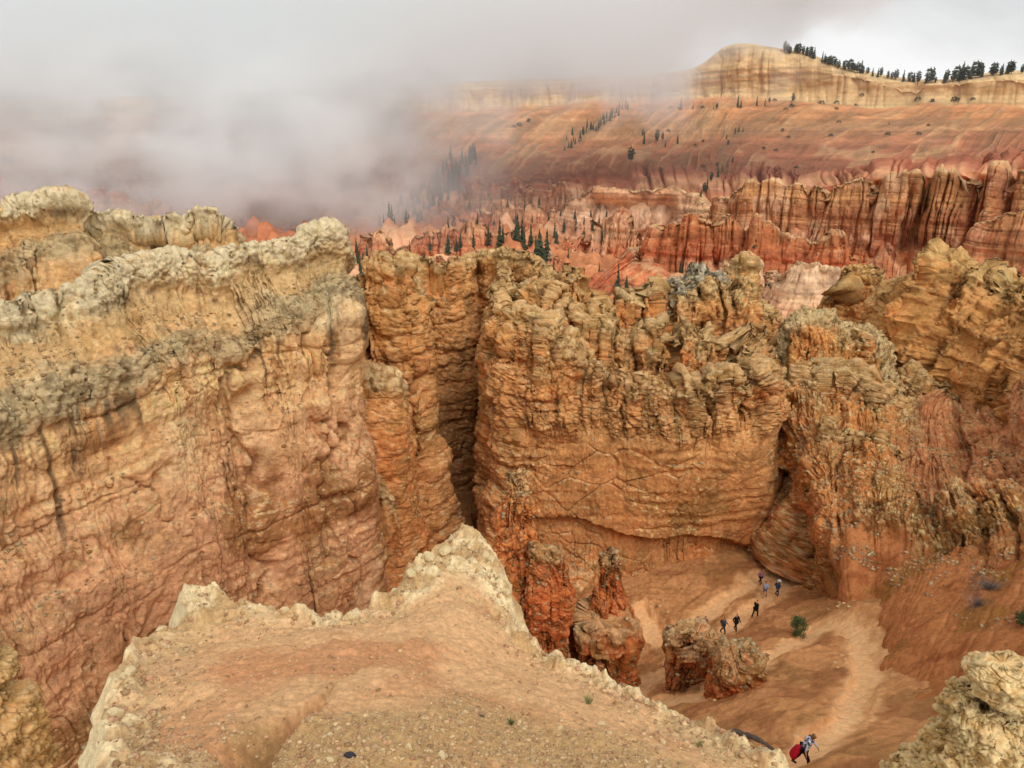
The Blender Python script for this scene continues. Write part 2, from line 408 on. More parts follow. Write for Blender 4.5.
wall('canyon_wall', [(-260, 232, 74), (-100, 222, 75), (-30, 224, 75), (0, 210, 76), (20, 202, 77), (38, 206, 77.5), (55, 193, 78), (75, 197, 79), (92, 210, 80), (130, 213, 80), (165, 210, 81), (182, 218, 81.5), (192, 209, 82), (222, 212, 83), (232, 224, 84.5), (236, 236, 88), (225, 242, 100)],
     PROF_A, -43.5, pB, m_near, nu=520, nv=240, seed=23, jag=.4, jl=4, sm=8, rel=left_rel, colf=left_col, outf=[(0, .7), (14, .7), (15, .4), (16, .2)])

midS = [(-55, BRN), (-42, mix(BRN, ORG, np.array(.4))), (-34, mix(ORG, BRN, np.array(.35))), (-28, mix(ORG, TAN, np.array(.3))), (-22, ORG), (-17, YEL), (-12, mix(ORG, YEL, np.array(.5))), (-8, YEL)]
pC = dict(gain=1.1, big=1.0, flute=1.5, fl=4.2, flp=8, hive=.65, hl=2.7, bed=.3, bl=1.9, fine=.42, block=.2, blk=1.6, knob=.5, kl=.6, knoball=.4, cap=1.4, lip=.15, rubble=1, speck=.6, strata=midS,
          fz=2.6, patch=[(lin(140, 108, 66), .55, 3.0, .2), (lin(200, 124, 72), .5, 4.0, .25), (lin(122, 84, 48), .5, 2.0, .3)], streaka=.7, capc=lin(196, 170, 128), capd=lin(150, 122, 78), capa=.7, ruba=.6)
PROF_C = [(-4, 1.0), (-2.6, .5), (-1.4, .12), (-.5, .02), (0, 0), (.6, .04), (1.3, .14), (1.8, .3), (2.1, .55), (2.4, .8), (3.0, 1.0)]
# columns left of the slot
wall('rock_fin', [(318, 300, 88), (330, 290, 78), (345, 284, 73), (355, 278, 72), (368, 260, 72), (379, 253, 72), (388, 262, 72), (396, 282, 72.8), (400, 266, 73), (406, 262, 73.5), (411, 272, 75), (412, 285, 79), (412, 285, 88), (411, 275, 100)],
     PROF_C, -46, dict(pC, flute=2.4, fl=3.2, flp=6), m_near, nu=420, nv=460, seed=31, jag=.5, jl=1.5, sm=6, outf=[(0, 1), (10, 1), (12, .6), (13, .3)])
# wall at the back of the slot
wall('rock_fin', [(390, 262, 98), (410, 254, 95), (433, 256, 94), (452, 256, 95), (463, 256, 97), (470, 258, 106), (476, 256, 114), (484, 254, 106), (492, 252, 101), (507, 246, 98), (522, 247, 97), (534, 256, 95), (540, 270, 100)],
     PROF_C, -52, dict(pC, flute=1.5, fl=2.6, big=.6, hive=.5), m_near, nu=300, nv=400, seed=37, jag=.5, jl=1.5, sm=6)
# low ribs in front of them
pR = dict(pC, hive=.2, flute=.9, fl=2.6, capc=lin(206, 186, 148), patch=[(lin(200, 122, 70), .6, 4.0, .0), (lin(128, 92, 50), .6, 2.0, .25)])
wall('rock_rib', [(337, 384, 70), (342, 374, 66.5), (352, 371, 66), (363, 370, 65.5), (372, 372, 65.5), (380, 380, 66), (386, 392, 68), (388, 396, 74)],
     [(-4, 1.0), (-2, .3), (0, 0), (.8, .06), (1.6, .3), (2.4, .7), (3.2, 1.0)], -44, pR, m_near, nu=170, nv=300, seed=41, jag=.3, jl=1.2, sm=6)
wall('rock_rib', [(354, 492, 67), (360, 476, 64), (368, 471, 63.4), (375, 474, 63.2), (382, 492, 63.6), (388, 520, 65), (390, 530, 70)],
     [(-3, 1.0), (-1.5, .3), (0, 0), (.6, .06), (1.2, .4), (1.8, 1.0)], -44, pR, m_near, nu=130, nv=170, seed=43, jag=.25, jl=1, sm=5)

# the great face right of the slot, three fins deep
pD = dict(pC, hive=.45, flute=1.0, fl=5, big=1.4)
def facerel(P, S, D, p, seed):
    x = P[..., 0]; z = P[..., 2]
    hv = ss(-x, -5, 2)                    # bulging courses only near the slot, smooth washed rock to the east
    a = relief(P, S, D, dict(p, hive=.9, flute=2.0, fl=3.4, flp=6), seed)
    b = relief(P, S, D, dict(p, hive=0, flute=.5, fl=7, bed=.35, bl=3.4, block=.22, blk=3.6, big=1.4, fine=.22, knoball=.05), seed)
    top = ss(z, -29.5, -27)
    c = relief(P, S, D, dict(p, hive=.3, flute=2.2, fl=2.6, flp=5, bed=.4, block=.5, blk=1.2, knob=.8), seed)
    b = b + (c + .8 * (p['stage'] == 1) - b) * top
    # overhanging course with the undercut below, dropping to the east
    zl = -36.3 - .16 * x + .5 * vn(x / 3, seed=4)
    if p['stage'] == 1: b = b - 1.5 * ss(-z, -zl - .12, -zl + .35) * (1 - ss(-z, -zl + 4.0, -zl + 8)) - .12 * ss(z, zl - 2, zl) * 0
    return b + (a - b) * hv
D1 = [(512, 262, 108), (505, 270, 96), (504, 285, 84), (502, 298, 77), (504, 301, 73.5), (508, 300, 72.3), (514, 303, 71.5), (522, 312, 70.5), (540, 322, 70), (560, 342, 69.5), (590, 356, 69), (625, 372, 68.5), (660, 380, 68.5), (700, 385, 69), (735, 380, 69), (757, 372, 69.5), (768, 380, 73), (774, 392, 80)]
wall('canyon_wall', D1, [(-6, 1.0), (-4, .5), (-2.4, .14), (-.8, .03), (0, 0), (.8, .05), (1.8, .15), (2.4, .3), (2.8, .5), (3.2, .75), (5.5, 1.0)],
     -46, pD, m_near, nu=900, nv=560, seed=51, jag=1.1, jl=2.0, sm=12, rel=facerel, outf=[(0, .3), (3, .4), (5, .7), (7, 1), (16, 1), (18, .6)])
pD2 = dict(pC, hive=.2, bed=.15, bedwarp=.25, flute=2.6, fl=2.2, flp=4, block=.22, blk=1.1, knob=.7, kl=.55, cap=1.6, big=1.4, speck=.9, fine=.5,
           patch=[(lin(152, 118, 72), .5, 3.0, .15), (lin(208, 126, 72), .6, 3.5, .15), (lin(122, 84, 48), .5, 2.0, .3), (lin(190, 170, 130), .5, 1.0, .3)])
PROF_D = [(-6, 1.0), (-4, .5), (-2.4, .14), (-.8, .03), (0, 0), (1.2, .06), (2.6, .2), (3.6, .4), (4.6, .7), (6.5, 1.0)]
wall('rock_fin', [(528, 300, 84), (540, 284, 80), (560, 292, 78), (585, 300, 77), (600, 306, 77), (625, 312, 76.5), (650, 320, 76.5), (680, 328, 76.5), (720, 334, 77), (755, 338, 77.5), (775, 350, 80), (785, 356, 86)],
     PROF_D, -38, pD2, m_near, nu=560, nv=260, seed=61, jag=2.2, jl=1.7, sm=10)
wall('rock_fin', [(530, 290, 98), (541, 277, 93), (556, 268, 90), (570, 265, 89), (579, 272, 88), (590, 290, 88), (605, 296, 88), (620, 290, 88), (640, 290, 88), (660, 284, 89), (690, 290, 88), (722, 290, 89), (740, 286, 90), (760, 300, 92), (768, 312, 96)],
     PROF_D, -36, pD2, m_near, nu=480, nv=200, seed=67, jag=2.2, jl=1.7, sm=8)
pG = dict(pD2, capc=lin(190, 184, 168), capd=lin(146, 138, 120), cap=6, capa=1.0, knob=1.4, patch=[], streak=GRY * .6, rub=lin(190, 184, 168))
wall('grey_outcrop', [(668, 290, 100), (677, 276, 97), (688, 270, 96), (697, 262, 96), (708, 264, 96), (716, 276, 97), (722, 290, 101)],
     [(-4, .6), (-2, .2), (0, 0), (1.5, .1), (4, .35), (7, .7), (9, 1.0)], -28, pG, m_near, nu=180, nv=170, seed=71, jag=.8, jl=1.8, sm=6)
wall('rock_fin', [(722, 300, 104), (731, 272, 101), (742, 262, 100), (752, 260, 100), (758, 276, 102), (762, 290, 106)],
     PROF_C, -36, pC, m_near, nu=150, nv=170, seed=73, jag=.8, jl=1.6, sm=5)

# yellow blocks to the east
pE = dict(pC, hive=.7, hl=2.6, flute=1.8, fl=3.6, flp=5, cap=1.4, capc=lin(204, 172, 122), capd=lin(160, 128, 80), strata=[(-46, BRN), (-34, ORG), (-26, YEL * .95), (-20, mix(YEL, ORG, np.array(.4))), (-8, YEL)], patch=[(lin(164, 126, 76), .4, 4.0, .2), (lin(206, 122, 66), .4, 3.5, .2), (lin(140, 92, 50), .5, 2.4, .3)])
wall('rock_fin', [(790, 350, 102), (800, 330, 99), (818, 312, 98), (832, 290, 97), (838, 270, 96), (848, 264, 96), (866, 263, 96), (882, 264, 96.5), (888, 284, 98), (890, 300, 103)],
     PROF_C, -40, pE, m_near, nu=260, nv=220, seed=81, jag=.6, jl=2, sm=6)
wall('rock_fin', [(864, 350, 96), (868, 322, 91), (876, 300, 89), (888, 285, 88), (903, 280, 88), (916, 276, 88), (926, 274, 88.5), (930, 292, 91), (931, 300, 97)],
     PROF_C, -40, dict(pE, flute=.5, hive=.9), m_near, nu=230, nv=300, seed=83, jag=.4, jl=2, sm=6)
wall('rock_fin', [(920, 340, 95), (927, 305, 88), (936, 274, 85), (946, 264, 84), (957, 262, 83), (968, 270, 82), (985, 280, 80), (1005, 284, 78), (1030, 284, 75), (1090, 284, 69), (1180, 280, 60)],
     [(-6, 1.0), (-4, .5), (-2.4, .14), (-.8, .03), (0, 0), (1.4, .06), (3.4, .18), (5.6, .34), (6.6, .55), (7.6, .8), (9.5, 1.0)], -38, dict(pE, flute=2.4, fl=4, flp=5, hive=.6, block=.3, blk=2.2), m_near, nu=460, nv=340, seed=87, jag=.8, jl=2.4, sm=12)

# ------------------------------------------------------------------ sheets laid over a control grid
def sheet(name, rows, p, mat, nu, nv, seed, rel=None, colf=None, crest=1, world=False, rowt=None):
    nu, nv = int(nu * Q), int(nv * Q)
    G = np.array([[W(*q) if not world else q for q in r] for r in rows], float)
    t = None
    if rowt is not None:
        t = np.interp(np.linspace(0, 1, nv), np.linspace(0, 1, len(rowt)), rowt)
    else:
        ln = np.linalg.norm(np.diff(G, axis=0), axis=2).mean(1); ln = np.r_[0, np.cumsum(ln)]
        t = np.interp(np.linspace(0, ln[-1], nv), ln, np.arange(len(G)))
    A = catmull(G, nv, t)
    B = catmull(A.transpose(1, 0, 2), nu).transpose(1, 0, 2)
    crestz = catmull(G[crest], nu)[:, 2]
    P = B; N = normals(P)
    if N[..., 2].mean() < 0: N = -N
    S = np.r_[0, np.cumsum(np.linalg.norm(np.diff(P[nv // 2], axis=0), axis=1))]
    S = np.broadcast_to(S[None], P.shape[:2])
    D = np.clip(crestz[None] - P[..., 2], 0, None)
    T = np.broadcast_to(t[:, None], P.shape[:2])
    P = two_stage(P, N, S, D, dict(p, T=T), seed, rel or relief, ss(np.arange(nv) / nv, 0, .05)[:, None])
    N2 = normals(P)
    if N2[..., 2].mean() < 0: N2 = -N2
    if p.get('rubble', 0): RUB.append((P[:int(nv * .8)], N2[:int(nv * .8)], p['rubble']))
    col = (colf or rockcolor)(P, S, D, N2, dict(p, T=T), seed)
    return finish(name, P, col, mat)

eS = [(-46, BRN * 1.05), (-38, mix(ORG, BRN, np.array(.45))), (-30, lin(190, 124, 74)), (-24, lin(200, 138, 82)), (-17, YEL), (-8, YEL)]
pS = dict(gain=1.1, big=2.2, flute=2.3, fl=3.6, flp=5, bed=.35, bl=2.4, fine=.5, block=.35, blk=1.6, knob=.7, kl=.6, knoball=.4, cap=2.0, lip=.1, rubble=1, speck=.8, strata=eS,
          patch=[(lin(124, 84, 46), .75, 5.0, .1), (lin(146, 112, 64), .6, 3.0, .15), (lin(200, 130, 82), .6, 4.0, .25)], capc=lin(200, 184, 148), capd=lin(140, 122, 84), streaka=.5, ruba=.9, rub=lin(196, 172, 128))
def slope_rel(P, S, D, p, seed):
    T = p['T']; x, y, z = P[..., 0], P[..., 1], P[..., 2]
    a = relief(P, S, D, p, seed)
    pk = ss(x / y + .03 * vn(z / 2, x / 4, seed=6), .545, .60)                 # the smooth pinkish shoulder on the right
    b = relief(P, S, D, dict(p, speck=.2, rubble=0, flute=1.8, fl=5, block=.3, blk=3.5, fine=.35, bed=.15, knob=0), seed + 1)
    d = a + (b - a) * pk * ss(-T, -3.2, -2.6)
    dirt = ss(T + .35 * fbm(x / 5, y / 5, o=3, seed=seed), 3.75, 4.15) * ss(x / y, .46, .52)
    g = 0 if p['stage'] == 2 else .22 * fbm(x / 1.8, y / 1.8, z / 1.8, o=4, seed=seed + 2) - .25 * ridged(S / 3 + z * .12, z * .06, o=3, seed=seed + 3, p=3) + .25
    return d + (g - d) * dirt
def slope_col(P, S, D, N, p, seed):
    T = p['T']; x, y, z = P[..., 0], P[..., 1], P[..., 2]
    c = rockcolor(P, S, D, N, p, seed)
    pk = ss(x / y + .03 * vn(z / 2, x / 4, seed=6) + .02 * fbm(x / 3, y / 3, z / 3, o=3, seed=5), .545, .60) * ss(-T, -3.4, -2.7)
    c = mix(c, rockcolor(P, S, D + 9, N, dict(p, strata=[(-46, lin(192, 128, 88)), (-26, lin(200, 136, 98)), (-10, lin(208, 152, 116))], patch=[(BRN, .5, 3.0, .25)], ruba=.2), seed + 9), pk)
    dirt = ss(T + .35 * fbm(x / 5, y / 5, o=3, seed=seed), 3.7, 4.1) * ss(x / y, .46, .52)
    k = fbm(x / 3, y / 3, z / 3, o=5, g=.6, seed=seed + 71)
    dc = mix(np.broadcast_to(lin(186, 122, 78), P.shape), lin(158, 94, 58), ss(k, -.1, .5))
    dc = mix(dc, lin(150, 104, 56), .8 * ss(fbm(x / 4 + 9, y / 4, z / 4, o=5, g=.6, seed=seed + 72), .05, .4))
    dc = mix(dc, lin(205, 142, 96), .5 * ss(ridged(S / 3 + z * .12, z * .06, o=3, seed=seed + 3, p=3), .5, .9))
    return mix(c, dc, dirt)
rows = [
 [(768, 372, 88), (795, 360, 90), (820, 350, 92), (850, 350, 92), (880, 370, 90), (908, 410, 84), (948, 430, 77), (1000, 420, 72), (1050, 390, 68), (1150, 350, 60)],
 [(768, 356, 81), (795, 338, 82), (820, 324, 83), (850, 324, 83), (878, 347, 81), (905, 392, 75), (945, 418, 69), (1000, 402, 65), (1050, 372, 61), (1150, 332, 53)],
 [(770, 400, 76), (792, 392, 75), (820, 382, 75), (850, 387, 74), (880, 397, 72), (910, 427, 68), (950, 452, 63), (1000, 452, 58), (1055, 440, 53), (1150, 420, 46)],
 [(773, 450, 73), (795, 442, 69), (822, 440, 66), (852, 447, 64), (885, 457, 62), (915, 482, 60), (955, 500, 56), (1005, 500, 52), (1060, 500, 47), (1150, 500, 40)],
 [(776, 510, 69), (798, 512, 62), (822, 512, 58), (850, 517, 56), (880, 527, 55), (920, 545, 51), (960, 555, 47), (1010, 560, 43), (1070, 570, 38), (1160, 580, 33)],
 [(778, 562, 66), (799, 594, 57.5), (822, 604, 52.5), (846, 604, 49), (874, 630, 45), (882, 655, 39), (895, 690, 33), (925, 720, 28), (975, 750, 23), (1060, 800, 18)],
 [(778, 590, 65), (799, 640, 55), (822, 650, 50), (844, 660, 46), (868, 690, 41), (876, 710, 36), (888, 740, 30.5), (915, 780, 25.5), (965, 820, 20), (1050, 900, 15)]]
# ribs of broken rock standing on the slope
pQ = dict(pD2, speck=.9, cap=1.4, flute=2.0, fl=2.4, strata=eS)
PROF_Q = [(-4, 1.0), (-2.6, .5), (-1.4, .14), (-.5, .03), (0, 0), (.8, .06), (2.0, .25), (3.2, .5), (4.6, .8), (6, 1.0)]
for i_, (cr_, zf_, jg_) in enumerate([
    ([(786, 372, 84), (795, 352, 80), (806, 338, 79), (822, 332, 79), (840, 331, 79), (858, 333, 79), (872, 340, 79.5), (880, 352, 82)], -30, 1.1),
    ([(776, 418, 80), (784, 398, 76), (800, 385, 74.5), (820, 378, 74), (840, 377, 74), (862, 384, 73), (882, 398, 72), (900, 414, 71), (912, 430, 73)], -33, 1.2),
    ([(818, 500, 74), (818, 460, 69), (822, 440, 67), (830, 430, 66), (846, 430, 66), (870, 440, 65), (895, 455, 64), (915, 474, 63), (925, 492, 64)], -41, 1.1),
    ([(880, 400, 78), (893, 380, 77), (910, 372, 76), (926, 384, 75), (938, 404, 73), (948, 424, 73)], -30, 1.0)]):
    wall('rock_rib', cr_, PROF_Q, zf_, pQ, m_near, nu=360, nv=240, seed=400 + i_ * 9, jag=jg_, jl=1.8, sm=8)
sheet('canyon_slope', rows, pS, m_near, 700, 620, 91, rel=slope_rel, colf=slope_col)
# ------------------------------------------------------------------ canyon floor and trail
def tps(pts, reg=1e-3):
    A = np.array(pts, float); xy, z = A[:, :2], A[:, 2]
    def U(r2): return np.where(r2 > 0, r2 * np.log(np.maximum(r2, 1e-9)), 0)
    n = len(A); K_ = U(((xy[:, None] - xy[None]) ** 2).sum(-1)) + reg * np.eye(n)
    Pm = np.c_[np.ones(n), xy]
    M = np.block([[K_, Pm], [Pm.T, np.zeros((3, 3))]])
    w = np.linalg.solve(M, np.r_[z, 0, 0, 0])
    def f(x, y):
        r = np.zeros(x.shape)
        for i in range(n): r += w[i] * U((x - xy[i, 0]) ** 2 + (y - xy[i, 1]) ** 2)
        return r + w[n] + w[n + 1] * x + w[n + 2] * y
    return f

gp = [W(*q) for q in [(805, 762, 22), (760, 790, 20), (870, 735, 27), (900, 690, 32), (872, 650, 40), (852, 607, 47.5), (790, 640, 45), (760, 660, 41), (720, 690, 39), (780, 705, 32), (740, 725, 31), (820, 700, 33.5),
      (640, 700, 42), (650, 672, 47), (700, 640, 52), (735, 620, 55), (780, 565, 65.5), (745, 560, 66.5), (700, 590, 62), (650, 640, 55), (610, 650, 54), (620, 620, 58), (560, 640, 57), (820, 612, 50.5), (806, 640, 46)]]
gp += [(-30, 42, -41), (-20, 42, -42), (-25, 52, -42.5), (-10, 60, -43.5), (-5, 75, -45), (-3, 95, -48), (2, 50, -42), (-10, 40, -41), (-5, 25, -34), (5, 25, -31), (20, 90, -45), (30, 60, -41), (-40, 30, -40), (-60, 60, -42), (60, 90, -44)]
ground_z = tps(gp, .5)
# tread centre lines (px,py,Y): near person -> hairpin -> down west -> lower bend -> up to the far hairpin -> down to the slot
trail = [np.array([W(*q)[:2] for q in L]) for L in (
    [(790, 775, 21), (815, 742, 24), (835, 722, 27.5), (858, 695, 32), (866, 665, 37), (864, 635, 42), (850, 619, 45.5), (832, 616, 46.5), (812, 628, 46), (795, 645, 44), (765, 668, 41), (725, 690, 39), (680, 702, 39.5), (640, 706, 41)],
    [(640, 706, 41), (640, 690, 44), (680, 668, 47), (715, 645, 51), (745, 622, 55), (770, 600, 59), (783, 585, 62), (777, 573, 64)],
    [(777, 573, 64), (745, 590, 61.5), (710, 615, 57.5), (690, 628, 55.5), (665, 645, 53.5), (652, 640, 55), (650, 625, 57), (640, 612, 59)])]
trail = [resample(catmull(t, 200), 240)[0] for t in trail]
def trail_dist(x, y):
    sh = x.shape; xf, yf = x.ravel(), y.ravel(); r = np.full(xf.shape, 1e9); 
    for T in trail:
        for k in range(0, len(T), 2):
            r = np.minimum(r, (xf - T[k, 0]) ** 2 + (yf - T[k, 1]) ** 2)
    return np.sqrt(r).reshape(sh)
def make_floor():
    nx, ny = int(760 * Q), int(760 * Q)
    u = np.linspace(-1, 1, nx); v = np.linspace(0, 1, ny)
    Y = 14 + 100 * v ** 1.25
    X = np.linspace(-75, 75, nx)
    # finer rows and columns round the trail
    X = 12 + 62 * np.sign(u) * np.abs(u) ** 1.7
    x, y = np.meshgrid(X, Y)
    z = ground_z(x, y)
    td = trail_dist(x + .35 * fbm(x / 1.5, y / 1.5, o=2, seed=3), y + .35 * fbm(x / 1.5 + 7, y / 1.5, o=2, seed=4))
    tr = 1 - ss(td, .6, 1.05)
    rel = .35 * fbm(x / 6, y / 6, o=3, seed=5) + .16 * fbm(x / .6, y / .6, o=4, seed=25) + .14 * fbm(x / 1.3, y / 1.3, o=4, seed=6)
    gul = .3 * ridged(x / 3.2 + .3 * y / 3.2, y / 3.2, o=3, seed=9, p=3)
    z = z + (rel - gul + .35) * (1 - tr) * .8 + tr * (-.12 + .03 * fbm(x, y, o=2, seed=8)) + .15 * np.exp(-((td - 2.0) / .45) ** 2)
    P = np.stack([x, y, z], -1)
    k = fbm(x / 4, y / 4, z / 2, o=5, g=.6, seed=12)
    c = mix(np.broadcast_to(lin(186, 134, 92), P.shape), lin(158, 108, 72), ss(k, -.1, .4))
    c = mix(c, lin(150, 110, 70), .6 * ss(fbm(x / 2.5, y / 2.5, o=5, seed=14), .1, .4))
    c = mix(c, lin(212, 164, 120), ss(-td + .3 * fbm(x, y, o=3, seed=15), -1.5, -.8))
    c = mix(c, lin(230, 182, 138), .9 * ss(-td, -.85, -.4))
    c = c * (1 + .1 * fbm(x / .4, y / .4, o=3, seed=16))[..., None]
    m = rock_mat('trail_dirt', sc1=3, bump=.9, dist=.12, contrast=.22)
    Ng = normals(P); Ng = -Ng if Ng[..., 2].mean() < 0 else Ng
    RUB.append((P, Ng * 0 + (0, 0, 1), np.where((td > 1.2) & (ss(fbm(x / 3, y / 3, o=3, seed=33), 0, .4) > .3), .14, 0.0)))
    finish('ground', P, c, m)
make_floor()

# ------------------------------------------------------------------ the ridge underfoot
edge_px = [(112, 790, 6.0), (109, 735, 8.6), (109, 715, 9.3), (125, 668, 11), (146, 640, 12.4), (160, 625, 13), (183, 606, 13.8), (187, 586, 14.8), (213, 584, 15), (230, 598, 14.6), (270, 610, 14.2), (300, 614, 14.2), (330, 618, 14.2), (352, 614, 14.6), (376, 600, 15.3), (400, 590, 16), (410, 571, 17), (428, 557, 18), (448, 543, 19), (465, 535, 19.6), (480, 540, 19.4), (494, 560, 18.4), (504, 585, 17.2), (512, 610, 16), (522, 636, 14.8), (545, 655, 14), (575, 665, 13.6), (600, 675, 13.1), (640, 694, 12.3), (700, 717, 11.2), (745, 740, 10.3), (790, 775, 9.4), (840, 830, 8), (900, 1000, 5)]
E = np.array([W(*q) for q in edge_px])
inner = [(250, 768, 6.6), (300, 700, 8.6), (200, 690, 9.6), (160, 700, 9.6), (250, 640, 12), (330, 660, 10.9), (400, 650, 11.8), (450, 610, 14.2), (460, 570, 17), (400, 700, 9), (450, 768, 6.2), (480, 690, 10), (550, 700, 10.2), (600, 730, 9), (650, 768, 7.6), (700, 768, 8.3), (520, 660, 12.9), (380, 768, 6.2), (340, 740, 7)]
fgp = [tuple(e) for e in E] + [tuple(W(*q)) for q in inner] + [(0, 0, -1.7), (-3, 1.5, -3.2), (3, 1.5, -3.0), (0, -6, -1.6), (-5, -6, -3), (5, -6, -3), (-5, 3, -5), (6, 3, -5.2)]
fz = tps(fgp, .02)
poly = np.array([(-6, -8), (-5.2, 2), *[tuple(e[:2]) for e in E], (6.5, 1), (6, -8)])
def poly_sd(x, y, poly):
    """distance inside (+) or outside (-) of a polygon"""
    sh = x.shape; x = x.ravel(); y = y.ravel(); d = np.full(x.shape, 1e9); ins = np.zeros(x.shape, bool)
    n = len(poly)
    for i in range(n):
        a, b = poly[i], poly[(i + 1) % n]
        e = b - a; t = np.clip(((x - a[0]) * e[0] + (y - a[1]) * e[1]) / (e @ e), 0, 1)
        d = np.minimum(d, (x - a[0] - t * e[0]) ** 2 + (y - a[1] - t * e[1]) ** 2)
        c = ((a[1] > y) != (b[1] > y)) & (x < (b[0] - a[0]) * (y - a[1]) / (b[1] - a[1] + 1e-12) + a[0]); ins ^= c
    d = np.sqrt(d); return np.where(ins, d, -d).reshape(sh)
def ridge_z(x, y): return fz(x, y)
def make_ridge():
    nx, ny = int(1050 * Q), int(800 * Q)
    th = np.linspace(-.86, .74, nx)             # fan of bearings about the standing point keeps the grain even
    r = np.exp(np.linspace(math.log(2.2), math.log(24), ny))
    x = np.sin(th)[None] * r[:, None]; y = np.cos(th)[None] * r[:, None]
    w = .25 * fbm(x / 1.2, y / 1.2, o=4, seed=2)
    sd = poly_sd(x, y, poly) + w * .7
    z = fz(x, y)
    L = .42
    f1, f2, cid = worley(x / L + w, y / L - w, z / L, 7)
    g1, g2, cid2 = worley(x / .16, y / .16, z / .16 + w, 8)
    rimw = .5 + 1.5 * np.clip((y - 15.5) / 3, 0, 1) + np.clip(.5 * fbm(x / 1.6, y / 1.6, o=3, seed=9), -.3, .35)
    rim = ss(-sd, -rimw * 1.25, -rimw * .5) * (.35 + .65 * ss(fbm(x / .8, y / .8, o=3, seed=19) + .9 * ss(y, 14.5, 16), -.25, .15))
    tip = ss(y + .5 * w, 14.6, 16.2)
    kn = rim * ((np.sqrt(np.clip(1 - f1 * f1, 0, 1)) - .5) * (.10 + .5 * cid ** 2) + .13 * (np.sqrt(np.clip(1 - g1 * g1, 0, 1)) - .6) * (.3 + 1.4 * cid2) + .06 + .12 * fbm(x / .35, y / .35, o=4, g=.6, seed=13))
    z = z + kn + .10 * fbm(x / .9, y / .9, o=4, seed=11) + .035 * fbm(x / .22, y / .22, o=4, g=.6, seed=15) + .25 * fbm(x / 3, y / 3, o=2, seed=12)
    # eroded gully running down to the left
    ga, gb = W(258, 735, 7.2)[:2], W(395, 655, 11.2)[:2]
    gc = W(232, 775, 6)[:2]
    def seg(a, b):
        e = b - a; t = np.clip(((x - a[0]) * e[0] + (y - a[1]) * e[1]) / (e @ e), 0, 1)
        s = (x - a[0] - t * e[0]) * e[1] / np.linalg.norm(e) - (y - a[1] - t * e[1]) * e[0] / np.linalg.norm(e)
        return np.hypot(x - a[0] - t * e[0], y - a[1] - t * e[1]), t, s
    d1, t1, s1 = seg(ga + .0, gb); d2, t2, s2 = seg(gc, ga)
    dd = np.minimum(d1 + .5 * t1 * (t1 > 0), d2) + .08 * fbm(x / .5, y / .5, o=3, seed=20)
    z -= .62 * (1 - ss(dd, .0, .5)) ** 1.3
    z -= .09 * ridged(x / .9 + .2 * y, y / 2.6, o=3, seed=29, p=4) * (1 - rim)
    lx, ly = W(400, 655, 11.4)[:2]; z -= .10 * ss(ly + .35 * fbm(x / .7, y / .7, o=3, seed=28) - y, -.05, .12) * np.exp(-((x - lx) / 1.6) ** 2) * np.exp(-((y - ly) / .9) ** 2)
    step = ss(s1 + .12 * w * 4, -.3, .3) * np.exp(-(d1 / 2.2) ** 2) 
    z += .30 * ss(s1, -.12, .16) * np.exp(-(d1 / 1.6) ** 2)
    # pitted hollow near the lip of the tip
    hx, hy = W(455, 640, 12.4)[:2]
    z -= .22 * np.exp(-(((x - hx) / .55) ** 2 + ((y - hy) / .22) ** 2))
    zin = z
    drop = np.clip(-sd, 0, None)
    z = zin - drop * 2.6 - 5.0 * ss(drop, .05, 1.1) - 9 * ss(drop, .9, 3)
    P = np.stack([x, y, z], -1)
    N = normals(P); N = -N if N[..., 2].mean() < 0 else N
    side = ss(drop, .02, .3)
    rr = .30 * fbm(x / .8, y / .8, z / .8, o=4, g=.6, seed=31) + .35 * ((np.sqrt(np.clip(1 - worley(x / .6, y / .6, z / .6, 5)[0] ** 2, 0, 1))) - .5)
    P = P + N * (side * rr)[..., None]
    # colour: pink-tan crust, buff rubble, pale knobbly rim
    k = fbm(x / 2.2, y / 2.2, o=4, seed=41); k2 = fbm(x / .5, y / .5, o=4, seed=42)
    c = mix(np.broadcast_to(lin(204, 164, 126), P.shape), lin(192, 144, 108), ss(k + .5 * np.exp(-(((x + 3.6) / 1.6) ** 2 + ((y - 10.5) / 3.5) ** 2)), .0, .5))
    c = mix(c, lin(196, 134, 98), .35 * ss(fbm(x / 1.5 + 4, y / 1.5, o=3, seed=43), .05, .5) * ss(-y, -13, -9) * (1 - ss(x, -2, 0)))
    grav = ss(-y + .9 * x * 0 + 2 * k, -9.4, -7.8) * ss(x + .25 * (y - 6) + .4 * w * 4, -3.6, -2.9)
    c = mix(c, lin(180, 150, 108), .8 * grav)
    c = mix(c, lin(196, 168, 128), .7 * ss(-sd + .5 * w * 3, -rimw * 2.4, -rimw * 1.2) * ss(k2, -.4, .3))
    rc = mix(np.broadcast_to(lin(216, 198, 164), P.shape), lin(184, 154, 116), ss(k2, -.1, .5))
    c = mix(c, rc, rim)
    sidec = mix(rc, lin(184, 124, 70), ss(drop + .4 * k2, .9, 2.0))
    c = mix(c, sidec, side)
    c = c * (1 + .1 * fbm(x / .12, y / .12, o=3, seed=44))[..., None]
    m = rock_mat('ridge_gravel', sc1=9, bump=.8, dist=.04, contrast=.26)
    finish('ridge', P, c, m)
    class R:
        def lookup(self, qx, qy):
            a = np.arctan2(qx, qy); rr = np.hypot(qx, qy)
            i = np.clip(np.rint((a - th[0]) / (th[1] - th[0])).astype(int), 0, nx - 1)
            j = np.clip(np.rint((np.log(rr) - math.log(2.2)) / ((math.log(24) - math.log(2.2)) / (ny - 1))).astype(int), 0, ny - 1)
            return P[j, i], None
    return R()
RIDGE = make_ridge()
